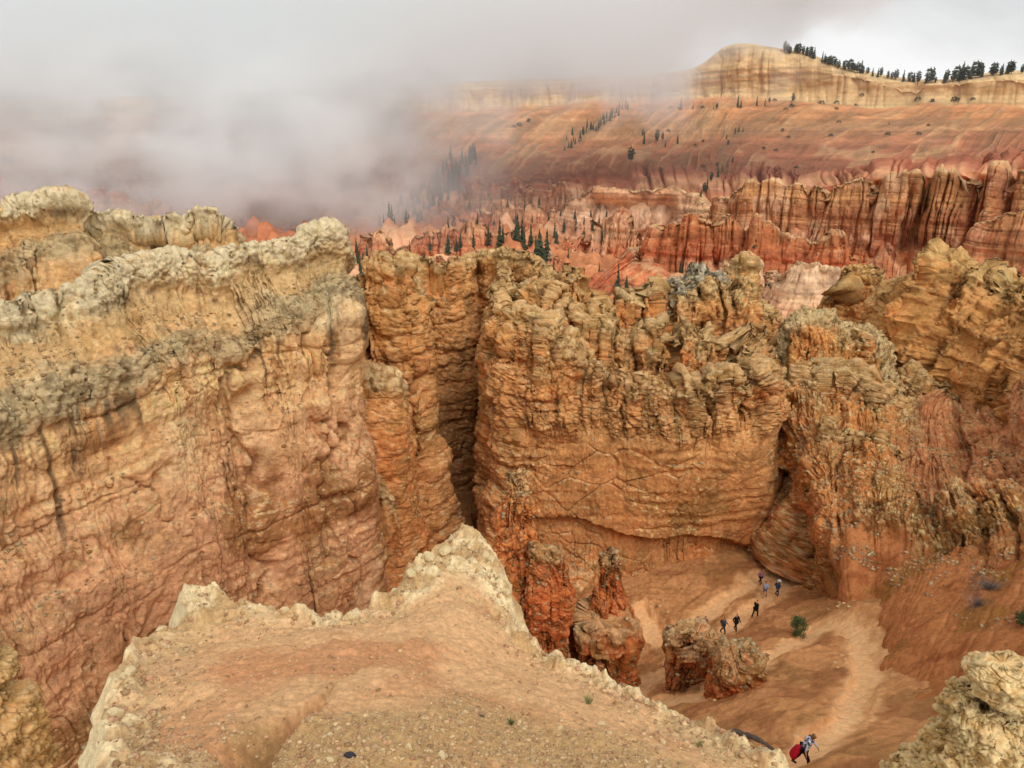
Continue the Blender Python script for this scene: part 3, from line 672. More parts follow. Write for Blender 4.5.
# ------------------------------------------------------------------ middle distance cliffs
mS = [(-80, lin(196, 124, 90)), (-62, lin(180, 110, 80)), (-50, lin(188, 122, 86)), (-44, lin(160, 102, 76)), (-38, lin(196, 138, 100)), (-32, lin(168, 112, 80)), (-26, lin(200, 148, 104)), (-20, lin(176, 122, 84)), (-12, lin(206, 158, 112))]
pM = dict(sx=3.0, speck=.25, spd=lin(120, 70, 52), big=1.0, gain=.92, zw=.2, wf=.10, dz=.03, flute=11, fl=3.0, flp=1.7, bed=.8, lip=0, bl=.6, bedwarp=.15, hive=0, fine=.7, fz=6, block=0, blk=1.6, knob=.2, cap=.5, strata=mS, band=.5, bw=.5, capc=lin(214, 190, 156), capd=lin(190, 150, 110), capa=.5,
          patch=[(lin(224, 186, 156), .5, 5.0, .25), (lin(160, 84, 60), .5, 5.0, .2)], streaka=.45, streak=lin(120, 78, 56), wash=lin(226, 178, 140), ruba=.3, dip=0)
PROF_M = [(-30, 1.0), (-20, .4), (-8, .05), (-2, .0), (0, 0), (2, .08), (4, .25), (6, .45), (9, .65), (14, .85), (24, 1.0)]
def midrel(P, S, D, p, seed):
    d = relief(P, S, D, p, seed)
    for g, wd, dp, sl in (p.get('gul', []) if p['stage'] == 1 else []):
        s = S + sl * D
        d = d - dp * np.exp(-((s - g) / (wd * (1 + D * .01))) ** 2) * ss(D, 2, 14)
    return d
def gul_at(crest, pxs):
    """arc length along a crest at given picture columns"""
    c = np.array([W(*q) for q in crest]); c = catmull(c, len(c) * 30); x, _, _ = project(c)
    s = np.r_[0, np.cumsum(np.linalg.norm(np.diff(c, axis=0), axis=1))]
    return [s[np.argmin(np.abs(x - q))] for q in pxs]
g1 = [(700, 200, 360), (735, 187, 335), (760, 183, 330), (800, 184, 322), (838, 180, 305), (865, 177, 300), (905, 174, 296), (945, 171, 290), (985, 169, 285), (1024, 166, 278), (1100, 162, 262), (1200, 158, 240)]
wall('cliff', [(692, 240, 400), (702, 212, 372), (716, 194, 350), (735, 187, 335), (760, 183, 330), (800, 184, 322), (836, 181, 312), (872, 178, 306), (903, 176, 301), (938, 174, 296), (985, 170, 287), (1024, 166, 278), (1100, 162, 262), (1200, 158, 240)], PROF_M, -74, dict(pM), m_mid, nu=1000, nv=330, seed=101, jag=1.0, jl=12, sm=26, outf=[(0, .6), (3, 1), (20, 1)])
g1b = [(960, 262, 262), (975, 232, 252), (988, 216, 247), (1003, 210, 244), (1024, 206, 240), (1080, 202, 228), (1180, 196, 210)]
wall('cliff', g1b, PROF_M, -72, dict(pM, flute=3), m_mid, nu=280, nv=260, seed=103, jag=2, jl=10, sm=8)
g0 = [(590, 290, 335), (612, 268, 320), (640, 244, 300), (662, 226, 292), (690, 209, 288), (722, 209, 284), (745, 218, 281), (772, 228, 277), (800, 236, 272), (822, 233, 268), (842, 238, 266), (866, 250, 266), (890, 268, 270)]
wall('cliff', g0, PROF_M, -74, dict(pM, flute=7, fl=3.0, strata=[(-80, lin(204, 128, 92)), (-62, lin(198, 116, 82)), (-54, lin(206, 138, 100)), (-46, lin(180, 104, 74)), (-38, lin(190, 120, 82)), (-30, lin(178, 112, 76)), (-20, lin(205, 148, 102))]), m_mid, nu=620, nv=260, seed=107, jag=2.5, jl=10, sm=8)
pP = dict(pM, sx=2.0, flute=3.4, fl=4, bed=.6, cap=1.2, strata=[(-75, lin(196, 106, 76)), (-60, lin(198, 112, 82)), (-48, lin(210, 142, 112)), (-38, lin(226, 188, 158)), (-24, lin(228, 196, 168))], patch=[])
wall('cliff', [(760, 300, 196), (772, 282, 188), (784, 268, 182), (797, 262, 179), (812, 260, 178), (828, 262, 178), (838, 270, 181), (850, 300, 192)], [(-20, 1), (-8, .3), (0, 0), (2, .1), (4, .3), (8, .55), (20, .85), (34, 1)], -66, pP, m_mid, nu=300, nv=240, seed=109, jag=1.6, jl=6, sm=6)
wall('cliff', [(700, 300, 226), (712, 272, 222), (722, 262, 219), (738, 256, 217), (752, 258, 217), (766, 262, 217), (776, 292, 222)], [(-20, 1), (-8, .3), (0, 0), (2, .1), (4, .3), (8, .55), (20, .85), (34, 1)], -66, pP, m_mid, nu=260, nv=200, seed=110, jag=3.0, jl=5, sm=6)
pW = dict(pP, sx=3.0, strata=[(-80, lin(206, 120, 92)), (-70, lin(208, 130, 104)), (-58, lin(222, 176, 150)), (-46, lin(228, 190, 164)), (-40, lin(216, 170, 140)), (-20, lin(206, 150, 120))])
g2 = [(548, 230, 500), (562, 206, 475), (582, 190, 455), (602, 186, 446), (640, 187, 440), (672, 188, 438), (690, 193, 430), (704, 206, 420), (712, 230, 415)]
gb2 = gul_at(g2, [600, 621, 642, 668])
wall('cliff', g2, PROF_M, -80, dict(pW, gul=[(q, 6, 16, .1) for q in gb2]), m_mid, nu=420, nv=220, seed=113, jag=1.5, jl=16, sm=6, rel=midrel)
# low red spur between the cliffs and the yellow fins
wall('cliff', [(560, 320, 300), (585, 292, 300), (612, 268, 305), (628, 250, 300), (645, 262, 285), (668, 276, 270), (700, 300, 255)], [(-40, 1), (-20, .4), (-4, .03), (0, 0), (6, .15), (16, .4), (34, .75), (52, 1)], -76, dict(pM, flute=3.5, bed=.8, strata=[(-80, lin(200, 128, 98)), (-60, lin(200, 122, 90)), (-40, lin(196, 112, 82))]), m_mid, nu=360, nv=200, seed=117, jag=5, jl=9, sm=8)

# ------------------------------------------------------------------ the rim and the basin below it, one sheet
cols = [-420, -200, 0, 120, 240, 340, 420, 490, 560, 620, 680, 704, 716, 728, 745, 775, 810, 860, 905, 945, 985, 1024, 1120, 1300]
def row(ys, Ys): return list(zip(cols, np.interp(cols, *zip(*ys)), np.interp(cols, *zip(*Ys))))
crest_y = [(-420, 106), (0, 102), (120, 98), (240, 94), (340, 90), (420, 84), (490, 80), (560, 78), (620, 77), (680, 74), (704, 66), (716, 58), (728, 50), (745, 48), (775, 52), (810, 56), (860, 67), (905, 75), (945, 77), (985, 73), (1024, 71), (1300, 70)]
crY = [(-420, 1250), (240, 1200), (560, 1100), (700, 980), (745, 930), (860, 860), (1024, 780), (1300, 660)]
k = lambda a, o: [(x, v * o) for x, v in a]
crow = row(crest_y, crY)
far_rows = [
  [None] * len(cols), crow,
  row([(-420, 124), (0, 120), (340, 112), (560, 104), (700, 101), (745, 100), (860, 100), (1024, 99), (1300, 98)], k(crY, .96)),
  row([(-420, 150), (0, 146), (340, 140), (560, 134), (700, 132), (860, 128), (1024, 126), (1300, 124)], k(crY, .82)),
  row([(-420, 172), (0, 167), (240, 166), (560, 166), (700, 164), (860, 158), (1024, 154), (1300, 152)], [(-420, 860), (0, 800), (560, 740), (700, 660), (860, 560), (1024, 470), (1300, 420)]),
  row([(-420, 190), (0, 178), (240, 190), (490, 196), (560, 194), (700, 184), (860, 174), (1024, 169), (1300, 166)], [(-420, 780), (0, 730), (560, 700), (700, 560), (860, 420), (1024, 340), (1300, 310)]),
  row([(-420, 212), (0, 204), (240, 222), (490, 226), (560, 222), (700, 216), (860, 216), (1024, 216), (1300, 216)], [(-420, 560), (0, 560), (560, 560), (700, 490), (860, 430), (1024, 380), (1300, 330)]),
  row([(-420, 240), (0, 240), (240, 246), (420, 246), (490, 246), (560, 246), (700, 250), (860, 256), (1024, 256), (1300, 256)], [(-420, 430), (560, 440), (700, 400), (860, 350), (1300, 300)]),
  row([(-420, 300), (1300, 300)], [(-420, 300), (560, 300), (1300, 260)]),
  row([(-420, 420), (1300, 420)], [(-420, 160), (560, 170), (1300, 160)]),
]
def far_rel(P, S, D, p, seed):
    if p['stage'] == 2: return P[..., 0] * 0
    T = p['T']; x, y, z = P[..., 0], P[..., 1], P[..., 2]
    bandw = lambda a, b, c, d: ss(T, a, b) * (1 - ss(T, c, d))
    wob = fbm(x / 60, y / 60, o=3, seed=3)
    d = 6 * fbm(x / 140, y / 140, o=3, seed=1)
    # pale cliff below the rim: vertical flutes
    n = vn(S / 16 + .5 * wob, z / 120, seed=5); n2 = vn(S / 6 + wob, z / 60, seed=6)
    d -= bandw(1.0, 1.25, 1.8, 2.2) * (7 * (1 - np.abs(n)) ** 4 + 2.5 * (1 - np.abs(n2)) ** 3 + 3 * fbm(S / 30, z / 12, o=3, seed=7))
    # talus ribs running down to the left
    q = (S + 1.25 * D) / 15 + .1 * wob
    rib = ridged(q, T * .7, o=3, seed=9, p=2)
    d += bandw(1.9, 2.3, 4.1, 4.6) * (6 * (rib - .5) + 2 * fbm(S / 20, T * 6, o=3, seed=10))
    # red cliff and pillars
    n = vn(S / 13 + .6 * wob, z / 80, seed=11); n2 = vn(S / 5 + wob, z / 30, seed=12)
    d -= bandw(3.9, 4.3, 5.4, 6.2) * (9 * (1 - np.abs(n)) ** 3 + 3 * (1 - np.abs(n2)) ** 3)
    d += bandw(3.8, 4.2, 6, 6.5) * 2.2 * vn(z / 3.0, seed=13)
    # hoodoos and dissected ridges of the basin
    bz = ss(T, 4.9, 5.6)
    h = ridged(x / 46 + .4 * wob, y / 60 + .4 * wob, o=4, g=.55, seed=15, p=2.2)
    f1, f2, c = worley(x / 11 + .4 * wob, y / 15, x * 0, 19)
    sp = np.clip(1 - f1 * 1.25, 0, 1) * (c > .35) * (6 + 9 * c)
    msk = ss(fbm(x / 50, y / 50, o=2, seed=21), -.25, .2)
    d += bz * (15 * (h - .5) + sp * msk + 1.5 * fbm(x / 8, y / 8, o=3, seed=22)) * (1 - .5 * ss(T, 7.5, 9))
    # plateau behind the rim
    return d * ss(T, .6, 1.1)
def far_col(P, S, D, N, p, seed):
    T = p['T']; x, y, z = P[..., 0], P[..., 1], P[..., 2]
    w1 = fbm(x / 60, y / 60, z / 30, o=4, seed=31); w2 = fbm(x / 12, y / 12, z / 8, o=4, seed=32)
    t = T + .1 * w1 + .05 * w2
    c = pal(t, [(.5, lin(150, 140, 110)), (1.0, lin(200, 176, 142)), (1.45, lin(206, 176, 140)), (1.95, lin(200, 174, 140)), (2.15, lin(202, 142, 104)), (2.5, lin(206, 148, 108)), (2.9, lin(208, 160, 124)), (3.2, lin(190, 130, 100)), (3.7, lin(178, 116, 92)), (4.2, lin(170, 108, 88)), (4.6, lin(168, 104, 84)), (5.0, lin(204, 154, 126)), (5.4, lin(194, 136, 108)), (6, lin(190, 134, 104)), (7, lin(192, 134, 102)), (8, lin(192, 130, 96))])
    bn = vn(z / 3.2 + .3 * w1, seed=33) * .6 + vn(z / 1.7, seed=34) * .5
    c = c * (1 + .24 * bn * ss(T, .9, 1.2))[..., None]
    q = (S + 1.25 * D) / 15 + .1 * fbm(x / 60, y / 60, o=3, seed=3)
    rib = ridged(q, T * .7, o=3, seed=9, p=2)
    tal = ss(T, 1.9, 2.4) * (1 - ss(T, 4.0, 4.4))
    c = mix(c, lin(208, 168, 132), tal * .65 * ss(rib, .5, .75))
    c = mix(c, lin(150, 112, 88), tal * .5 * ss(-rib, -.42, -.25))
    c = mix(c, lin(146, 122, 98), tal * .45 * ss(fbm(q * 2, T * 2, o=4, seed=36), .15, .5))
    c = mix(c, lin(160, 128, 96), .5 * ss(T, .9, 1.2) * (1 - ss(T, 2, 2.2)) * ss(fbm(S / 5, z / 60, o=4, seed=38), .1, .5))
    c = c * np.array((1, .96, .88)); c = c * (1 - .22 * ss(T, 1.9, 2.4) * (1 - ss(T, 4.3, 4.8)))[..., None]
    bz = ss(T, 4.9, 5.4)
    c = mix(c, lin(230, 186, 156), bz * .6 * ss(w1 + .5 * w2, .15, .5))
    c = mix(c, lin(196, 112, 84), bz * .35 * ss(-w1 + .5 * w2, .1, .5))
    c = c * (1 + .12 * w2)[..., None]; lum = (c @ np.array((.3, .5, .2)))[..., None]
    return c + (lum - c) * .02  # faint pull toward grey puts distance haze into the rock colour
# ranks of pinnacled ridges crossing the basin
hS = [(-90, lin(190, 122, 92)), (-70, lin(204, 140, 108)), (-60, lin(196, 122, 92)), (-50, lin(214, 168, 136)), (-40, lin(192, 118, 90)), (-25, lin(206, 150, 116))]
for i_, cr_ in enumerate([
    [(385, 250, 430), (410, 236, 420), (440, 228, 415), (470, 222, 410), (500, 228, 405), (530, 234, 400), (565, 246, 395)],
    [(450, 216, 500), (480, 207, 495), (510, 204, 490), (545, 207, 485), (580, 218, 480)],
    [(462, 192, 570), (480, 182, 560), (520, 182, 552), (560, 187, 548), (600, 196, 540)],
    [(566, 244, 405), (588, 228, 398), (610, 216, 392), (628, 220, 385), (645, 240, 380)],
    [(-160, 176, 640), (-60, 170, 640), (0, 173, 640), (40, 167, 635), (90, 172, 640), (150, 178, 645), (200, 190, 650)],
    [(-160, 200, 500), (-60, 190, 500), (0, 191, 500), (60, 185, 495), (120, 196, 495), (180, 207, 500), (240, 216, 505), (290, 226, 510)],
    [(346, 268, 385), (360, 244, 378), (378, 231, 374), (395, 237, 376), (408, 264, 382)],
    [(430, 262, 360), (450, 250, 352), (480, 246, 346), (510, 248, 342), (540, 250, 338), (570, 262, 335)]]):
    wall('hoodoo_ridge', cr_, [(-26, 1.0), (-16, .5), (-6, .1), (0, 0), (3, .12), (8, .35), (16, .65), (30, 1.0)], -96, dict(pM, sx=3.0, flute=6, fl=2.6, flp=2.5, lip=0, big=3, bed=.8, fine=1.6, strata=hS, cap=.6, capa=.35, band=.35, speck=.3), m_mid, nu=420, nv=130, seed=500 + 7 * i_, jag=5.5, jl=8, sm=8)
def far_sheet():
    far_rows[0] = [(px, py, Y) for px, py, Y in crow]
    rows = [[tuple(W(*q)) for q in r] for r in far_rows]
    rows[0] = [(x * 1.28, y + 260, z - 1.5) for x, y, z in rows[1]]
    sheet('terrain', rows, dict(), m_far, 1500, 1000, 121, rel=far_rel, colf=far_col, world=True, rowt=[0, .5, .98, 1.1, 1.5, 2, 2.6, 3.2, 3.8, 4.1, 4.5, 4.9, 5.3, 5.7, 6.1, 6.5, 7, 7.5, 8.1, 9])
far_sheet()
# ------------------------------------------------------------------ helpers for things
def tag(o, label, cat, group=None):
    o['label'] = label; o['category'] = cat
    if group: o['group'] = group
    return o
def empty(name, loc=(0, 0, 0), rz=0.0):
    o = bpy.data.objects.new(name, None); C.objects.link(o); o.location = loc; o.rotation_euler = (0, 0, rz); o.empty_display_size = .2
    return o
def obj(name, me, mat=None, parent=None, loc=(0, 0, 0)):
    o = bpy.data.objects.new(name, me); C.objects.link(o); o.location = loc
    if mat: me.materials.append(mat)
    if parent: o.parent = parent
    return o
def mesh_from(name, V, Fc, smooth=False):
    me = bpy.data.meshes.new(name); me.from_pydata([tuple(v) for v in V], [], [tuple(f) for f in Fc])
    if smooth: me.polygons.foreach_set('use_smooth', [True] * len(me.polygons))
    me.update(); return me
def copy_tree(o, parent=None):
    c = o.copy(); C.objects.link(c); c.parent = parent
    for ch in o.children: copy_tree(ch, c)
    return c

# ------------------------------------------------------------------ free-standing rocks
def rock(name, secs, Y, p, mat, nu=200, nv=240, seed=0, depth=.8, parent=None, zb=True):
    """sections (px centre, py, half width px) from top to bottom at distance Y, closed round a vertical axis"""
    A = catmull(np.array([(*W(a, b, Y), h * Y / F / CS) for a, b, h in secs]), 120)
    A, _ = resample(A, int(nv * Q)); n = len(A); m = int(nu * Q)
    th = np.linspace(0, 2 * np.pi, m, endpoint=False)
    sq = 1 / (np.abs(np.cos(th)) ** 3 + np.abs(np.sin(th)) ** 3) ** (1 / 3)
    P = np.zeros((n, m, 3)); r = A[:, 3:4]
    P[..., 0] = A[:, 0:1] + r * np.cos(th) * sq; P[..., 1] = A[:, 1:2] + r * depth * np.sin(th) * sq; P[..., 2] = A[:, 2:3]
    D = np.broadcast_to(A[0, 2] - A[:, 2:3], (n, m)); N = np.zeros_like(P); N[..., 0] = np.cos(th); N[..., 1] = np.sin(th)
    N[..., 2] = ss(-np.arange(n) / n, -.12, 0)[:, None] * 1.2; N /= np.linalg.norm(N, axis=-1, keepdims=True)
    x, y, z = P[..., 0], P[..., 1], P[..., 2]; sx = p.get('sx', 1)
    S = fbm(x / (2 * sx), y / (2 * sx), z / (6 * sx), o=2, seed=seed + 1) * 6 * sx
    fade = np.ones((n, 1)); fade[0] = .3
    P = two_stage(P, N, S, D, p, seed, relief, fade)
    # close the top
    P[0] = P[0].mean(0) * .75 + P[0] * .25
    P = np.concatenate([np.broadcast_to(P[0].mean(0), (1, m, 3)), P], 0)
    D = np.concatenate([D[:1], D], 0); S = np.concatenate([S[:1], S], 0)
    Pw = np.concatenate([P[:, -1:], P, P[:, :1]], 1); N2 = normals(Pw)[:, 1:-1]
    if (N2[1:] * N).sum(-1).mean() < 0: N2 = -N2
    if p.get('rubble', 0): RUB.append((P, N2, p['rubble']))
    col = rockcolor(P, S, D, N2, p, seed)
    return finish(name, P, col, mat, kind=None, wrap=True, parent=parent, zb=zb)

rS = [(-46, lin(178, 108, 66)), (-38, lin(196, 112, 66)), (-30, lin(204, 112, 64)), (-24, lin(204, 128, 76)), (-20, lin(206, 150, 96)), (-5, TAN)]
pK = dict(big=.8, flute=.8, fl=1.4, flp=4, bed=.2, bl=1.1, fine=.36, block=.15, blk=.9, knob=.22, kl=.4, knoball=.2, cap=.6, capcol=1.1, ruba=.35,  lip=.1, rubble=1, speck=.5, strata=rS, capc=lin(214, 190, 148), capd=lin(160, 124, 78), capa=.5,
          patch=[(lin(146, 98, 50), .7, 2.2, .05), (lin(190, 104, 64), .5, 1.8, .1), (lin(118, 76, 42), .6, 1.4, .25)], streaka=.6)
h1 = rock('hoodoo', [(518, 474, 3), (517, 480, 8), (517, 496, 13), (514, 518, 21), (516, 556, 29), (520, 600, 33), (524, 640, 34), (526, 700, 40), (526, 760, 46)], 45, dict(pK, gain=1.35, flute=1.2), m_near, 260, 420, 301, depth=.7)
tag(h1, 'tall red and ochre spire just beyond the tip of the near ridge', 'hoodoo')
o = rock('side_pinnacle', [(547, 548, 8), (549, 553, 18), (550, 570, 22), (550, 600, 23), (549, 640, 24), (548, 680, 28), (546, 740, 34)], 43.5, dict(pK, flute=.4), m_near, 220, 320, 303, depth=.7, parent=h1)
h2 = rock('hoodoo', [(613, 547, 2), (613, 553, 5), (612, 563, 11), (612, 580, 19), (611, 600, 23), (613, 620, 24), (611, 650, 24)], 46, dict(pK, knob=.4, cap=2, capcol=.8), m_near, 220, 240, 311, depth=.8)
tag(h2, 'knobbly pointed hoodoo standing on a dark red block left of the hikers', 'hoodoo')
rock('rock_base', [(598, 618, 26), (600, 624, 34), (600, 640, 36), (602, 665, 34), (602, 700, 36), (602, 750, 44)], 45, pK, m_near, 240, 240, 313, depth=.8, parent=h2)
h3 = rock('rock_outcrop', [(697, 636, 4), (694, 640, 12), (690, 648, 18), (689, 665, 19), (689, 684, 20), (692, 705, 26), (692, 740, 30)], 42, dict(pK, flute=1.0, fl=1.2), m_near, 220, 200, 321, depth=.9)
tag(h3, 'squat cracked ochre rock left of the taller leaning block by the trail', 'rock')
h4 = rock('balanced_rock', [(740, 648, 7), (738, 653, 16), (737, 661, 22), (736, 673, 23), (734, 684, 21), (731, 692, 18), (730, 700, 22), (730, 712, 24), (738, 730, 34), (745, 760, 46)], 38, dict(pK, flute=.4), m_near, 240, 280, 331, depth=.85)
tag(h4, 'leaning ochre block on a pinched red neck amid the switchbacks', 'rock')
pW2 = dict(sx=.25, big=.5, flute=.22, fl=3, flp=4, bed=.12, bl=1.2, fine=.14, block=.06, blk=1.4, knob=.16, kl=.9, knoball=.8, cap=30, lip=.0, speck=.5, spd=lin(132, 104, 66), strata=[(-20, lin(206, 180, 132)), (-5, lin(212, 190, 146))],
           patch=[(lin(160, 130, 84), .7, 3.0, .0), (lin(200, 150, 100), .4, 4, .2)], capc=lin(222, 204, 162), capd=lin(176, 146, 96), capa=.75, streaka=.2)
m_pale = rock_mat('pale_limestone', sc1=5, bump=.8, dist=.06, contrast=.24)
h5 = rock('rock_outcrop', [(1004, 686, 24), (1000, 690, 42), (996, 700, 62), (995, 722, 76), (998, 750, 88), (990, 800, 116), (990, 900, 150)], 10.5, pW2, m_pale, 420, 320, 341, depth=.7)
tag(h5, 'pale crumbly limestone knob rising into the bottom right corner', 'rock')
h6 = rock('boulder', [(1003, 664, 12), (1003, 667, 24), (1003, 675, 29), (1004, 686, 27), (1005, 696, 18)], 10.2, dict(pW2, big=.25, knob=.04, flute=0, fine=.08), m_pale, 160, 120, 343, depth=.8)
tag(h6, 'smooth buff boulder sitting on top of the pale knob at the bottom right', 'boulder')
h7 = rock('rock_outcrop', [(-60, 590, 20), (-58, 610, 40), (-52, 660, 56), (-44, 700, 60), (-36, 740, 62), (-30, 780, 66), (-20, 900, 80)], 11, dict(pW2, strata=[(-20, lin(196, 150, 100)), (-5, lin(205, 165, 115))], knoball=.15, capa=.2, flute=.3), m_pale, 260, 300, 347, depth=.8)
tag(h7, 'tan rock edge rising at the bottom left corner', 'rock')
# ------------------------------------------------------------------ loose stones
def stone_cloud(name, pts, nrm, size, col, mat, label, kindlabel, sub=1):
    """many small angular stones in one mesh (nobody could count them)"""
    rng = np.random.default_rng(5)
    bm = bmesh.new(); bmesh.ops.create_icosphere(bm, subdivisions=sub, radius=1)
    bv = np.array([v.co[:] for v in bm.verts]); bf = np.array([[v.index for v in f.verts] for f in bm.faces]); bm.free()
    n = len(pts); nvb = len(bv)
    var = bv[None] * (1 + rng.uniform(-.4, .35, (n, nvb, 1)))
    sc3 = rng.uniform(.6, 1.25, (n, 1, 3)) * np.array((1, 1, .62)); var = var * sc3
    a = rng.uniform(0, 6.28, n); ca, sa = np.cos(a)[:, None], np.sin(a)[:, None]
    var = np.stack([var[..., 0] * ca - var[..., 1] * sa, var[..., 0] * sa + var[..., 1] * ca, var[..., 2]], -1)
    co = var * size[:, None, None] + (pts + nrm * (size * .12)[:, None])[:, None]
    f = (bf[None] + (np.arange(n) * nvb)[:, None, None]).reshape(-1, 3)
    me = bpy.data.meshes.new(name); co = co.reshape(-1, 3).astype(f32)
    me.vertices.add(len(co)); me.vertices.foreach_set('co', co.ravel())
    me.loops.add(f.size); me.loops.foreach_set('vertex_index', f.ravel().astype(np.int32))
    me.polygons.add(len(f)); me.polygons.foreach_set('loop_start', np.arange(0, f.size, 3, dtype=np.int32)); me.update(calc_edges=True)
    at_ = me.color_attributes.new('Col', 'FLOAT_COLOR', 'POINT'); c4 = np.ones((len(co), 4), f32)
    c4[:, :3] = np.clip(np.repeat(col * rng.uniform(.75, 1.15, (n, 1)), nvb, 0), .01, .85); at_.data.foreach_set('color', c4.ravel())
    me.materials.append(mat); o = bpy.data.objects.new(name, me); C.objects.link(o); o['kind'] = 'stuff'; o['label'] = label; o['category'] = kindlabel
    return o
def fin_rubble():
    rng = np.random.default_rng(3); PP, NN = [], []
    for P, N2, wgt in RUB:
        px, py, d = project(P); 
        m = (N2[..., 2] > .42) & (px > -80) & (px < 1100)
        cl = fbm(P[..., 0] / 2.0, P[..., 1] / 2.0, P[..., 2] / 2.0, o=3, seed=77)
        m &= (cl > -.15) & (rng.random(m.shape) < .09 / Q / Q * wgt)
        PP.append(P[m]); NN.append(N2[m])
    PP = np.concatenate(PP); NN = np.concatenate(NN)
    if len(PP) > 36000:
        i = rng.choice(len(PP), 36000, replace=False); PP, NN = PP[i], NN[i]
    n = len(PP); size = .04 + .15 * rng.random(n) ** 3
    k = rng.random(n)[:, None]
    col = lin(206, 184, 142) * k + lin(160, 118, 74) * (1 - k)
    stone_cloud('rubble', PP, NN, size, col, m_near, 'pale broken rubble lying on the ledges and tops of the rock fins', 'rubble')
fin_rubble()

def ridge_gravel():
    rng = np.random.default_rng(9)
    n = 90000
    th = rng.uniform(-.8, .7, n); r = np.exp(rng.uniform(math.log(4.5), math.log(21), n))
    x, y = np.sin(th) * r, np.cos(th) * r
    P, kd = RIDGE.lookup(x, y)
    w = fbm(x / 1.2, y / 1.2, o=3, seed=2)
    sd = poly_sd(x, y, poly)
    k = fbm(x / 2.2, y / 2.2, o=4, seed=41)
    dens = .10 + .9 * ss(-y + 2 * k, -9.4, -7.6) * ss(x + .25 * (y - 6) + .5 * w, -3.6, -2.6) + .75 * ss(-sd + .4 * w, -1.7, -.7)
    dens += .15 * ss(k, 0, .3)
    keep = (rng.random(n) < dens * .62) & (sd > .05)
    x, y, sd, P, dens = x[keep], y[keep], sd[keep], P[keep], dens[keep]
    n = len(x); size = (.010 + .034 * rng.random(n) ** 4) * (1 + .5 * ss(-sd, -1.2, -.4)) * (.8 + .25 * y / 10)
    q = rng.random((n, 1))
    col = lin(204, 176, 134) * q + lin(158, 122, 86) * (1 - q)
    col = np.where(rng.random((n, 1)) < .12, lin(190, 146, 112), col)
    stone_cloud('gravel', P, np.tile([0, 0, 1.0], (n, 1)), size, col * 1.1, m_stone, 'buff angular gravel scattered over the ridge underfoot', 'gravel')
m_stone = rock_mat('stone', sc1=12, bump=.5, dist=.01, contrast=.2)
ridge_gravel()
# ------------------------------------------------------------------ trees
m_leaf = plain_mat('conifer_needles', lin(74, 84, 66), .9, .4, 1.5)  # needle colour lightened and greyed to stand in for haze over far trees
m_bark = plain_mat('bark', lin(92, 74, 60), .95, .3, 3)
def conifer_mesh(h, r, seed, tiers=15, bare=.12, rnd=0.0):
    R = random.Random(seed); V, Fc = [], []
    for i in range(tiers):
        t = i / (tiers - 1)
        z = h * (bare + (1 - bare) * t)
        rr = r * ((1 - t) ** .85 if not rnd else math.sqrt(max(0, 1 - (2 * t * .95 - .8) ** 2)) * (.9 if t < .9 else .5)) + .04 * r
        n = max(5, int(11 * (1 - .5 * t)))
        for k in range(n):
            if R.random() < .14: continue
            a = R.uniform(0, 6.28); L_ = rr * R.uniform(.55, 1.2); wd = L_ * R.uniform(.22, .42) + .05 * r
            dz = -L_ * R.uniform(.15, .5) * (0 if rnd else 1) + (R.uniform(-.2, .3) * L_ if rnd else 0)
            zz = z + R.uniform(-.03, .03) * h
            ca, sa = math.cos(a), math.sin(a); b = len(V)
            V += [(ca * L_ * .08, sa * L_ * .08, zz), (ca * L_ * .55 - sa * wd, sa * L_ * .55 + ca * wd, zz + dz * .5 - .03 * h), (ca * L_, sa * L_, zz + dz), (ca * L_ * .55 + sa * wd, sa * L_ * .55 - ca * wd, zz + dz * .5 - .03 * h), (ca * L_ * .5, sa * L_ * .5, zz + dz * .4 + .05 * h)]
            Fc += [(b, b + 1, b + 4), (b + 1, b + 2, b + 4), (b + 2, b + 3, b + 4), (b + 3, b, b + 4), (b, b + 3, b + 2, b + 1)]
    b = len(V); V += [(.03 * r, 0, h * .9), (-.03 * r, .03 * r, h * .9), (-.02 * r, -.03 * r, h * .9), (0, 0, h * 1.06)]; Fc += [(b, b + 1, b + 3), (b + 1, b + 2, b + 3), (b + 2, b, b + 3)]
    return mesh_from('crown', V, Fc)
def trunk_mesh(h, r):
    V, Fc = [], []
    for j, (z, q) in enumerate(((-.15 * h, 1.3), (0, 1), (.5 * h, .6), (h * .95, .1))):
        for k in range(6): V.append((math.cos(k * 1.047) * r * q, math.sin(k * 1.047) * r * q, z))
    for j in range(3):
        for k in range(6): Fc.append((j * 6 + k, j * 6 + (k + 1) % 6, j * 6 + 6 + (k + 1) % 6, j * 6 + 6 + k))
    return mesh_from('trunk', V, Fc)
def proto_tree(name, r, seed, **kw):
    cm, tm = conifer_mesh(1, r, seed, **kw), trunk_mesh(1, .018)
    cm.materials.append(m_leaf); tm.materials.append(m_bark)
    return name, cm, tm
protos = [proto_tree('fir_tree', .16, 1, tiers=17, bare=.06), proto_tree('fir_tree', .2, 2, tiers=16, bare=.08), proto_tree('pine_tree', .26, 3, tiers=14, bare=.22, rnd=1), proto_tree('pine_tree', .32, 4, tiers=13, bare=.2, rnd=1), proto_tree('fir_tree', .13, 5, tiers=18, bare=.04)]
RT = random.Random(42)
def tree(px, py, hpx, kinds, label, group):
    q = at(px, py, 2, 190)
    if q is None and px < 420: q = W(px, py, 330)
    if q is None: return
    d = project(q)[2]; h = hpx * d / F * 1.03
    nm, cm, tm = protos[RT.choice(kinds)]
    e = empty(nm, (q[0], q[1], q[2] - .04 * h), RT.uniform(0, 6.28)); s = h * RT.uniform(.92, 1.08); w_ = s * RT.uniform(.85, 1.25); e.scale = (w_, w_, s)
    tag(e, label, 'tree', group)
    obj('crown', cm, None, e); obj('trunk', tm, None, e)
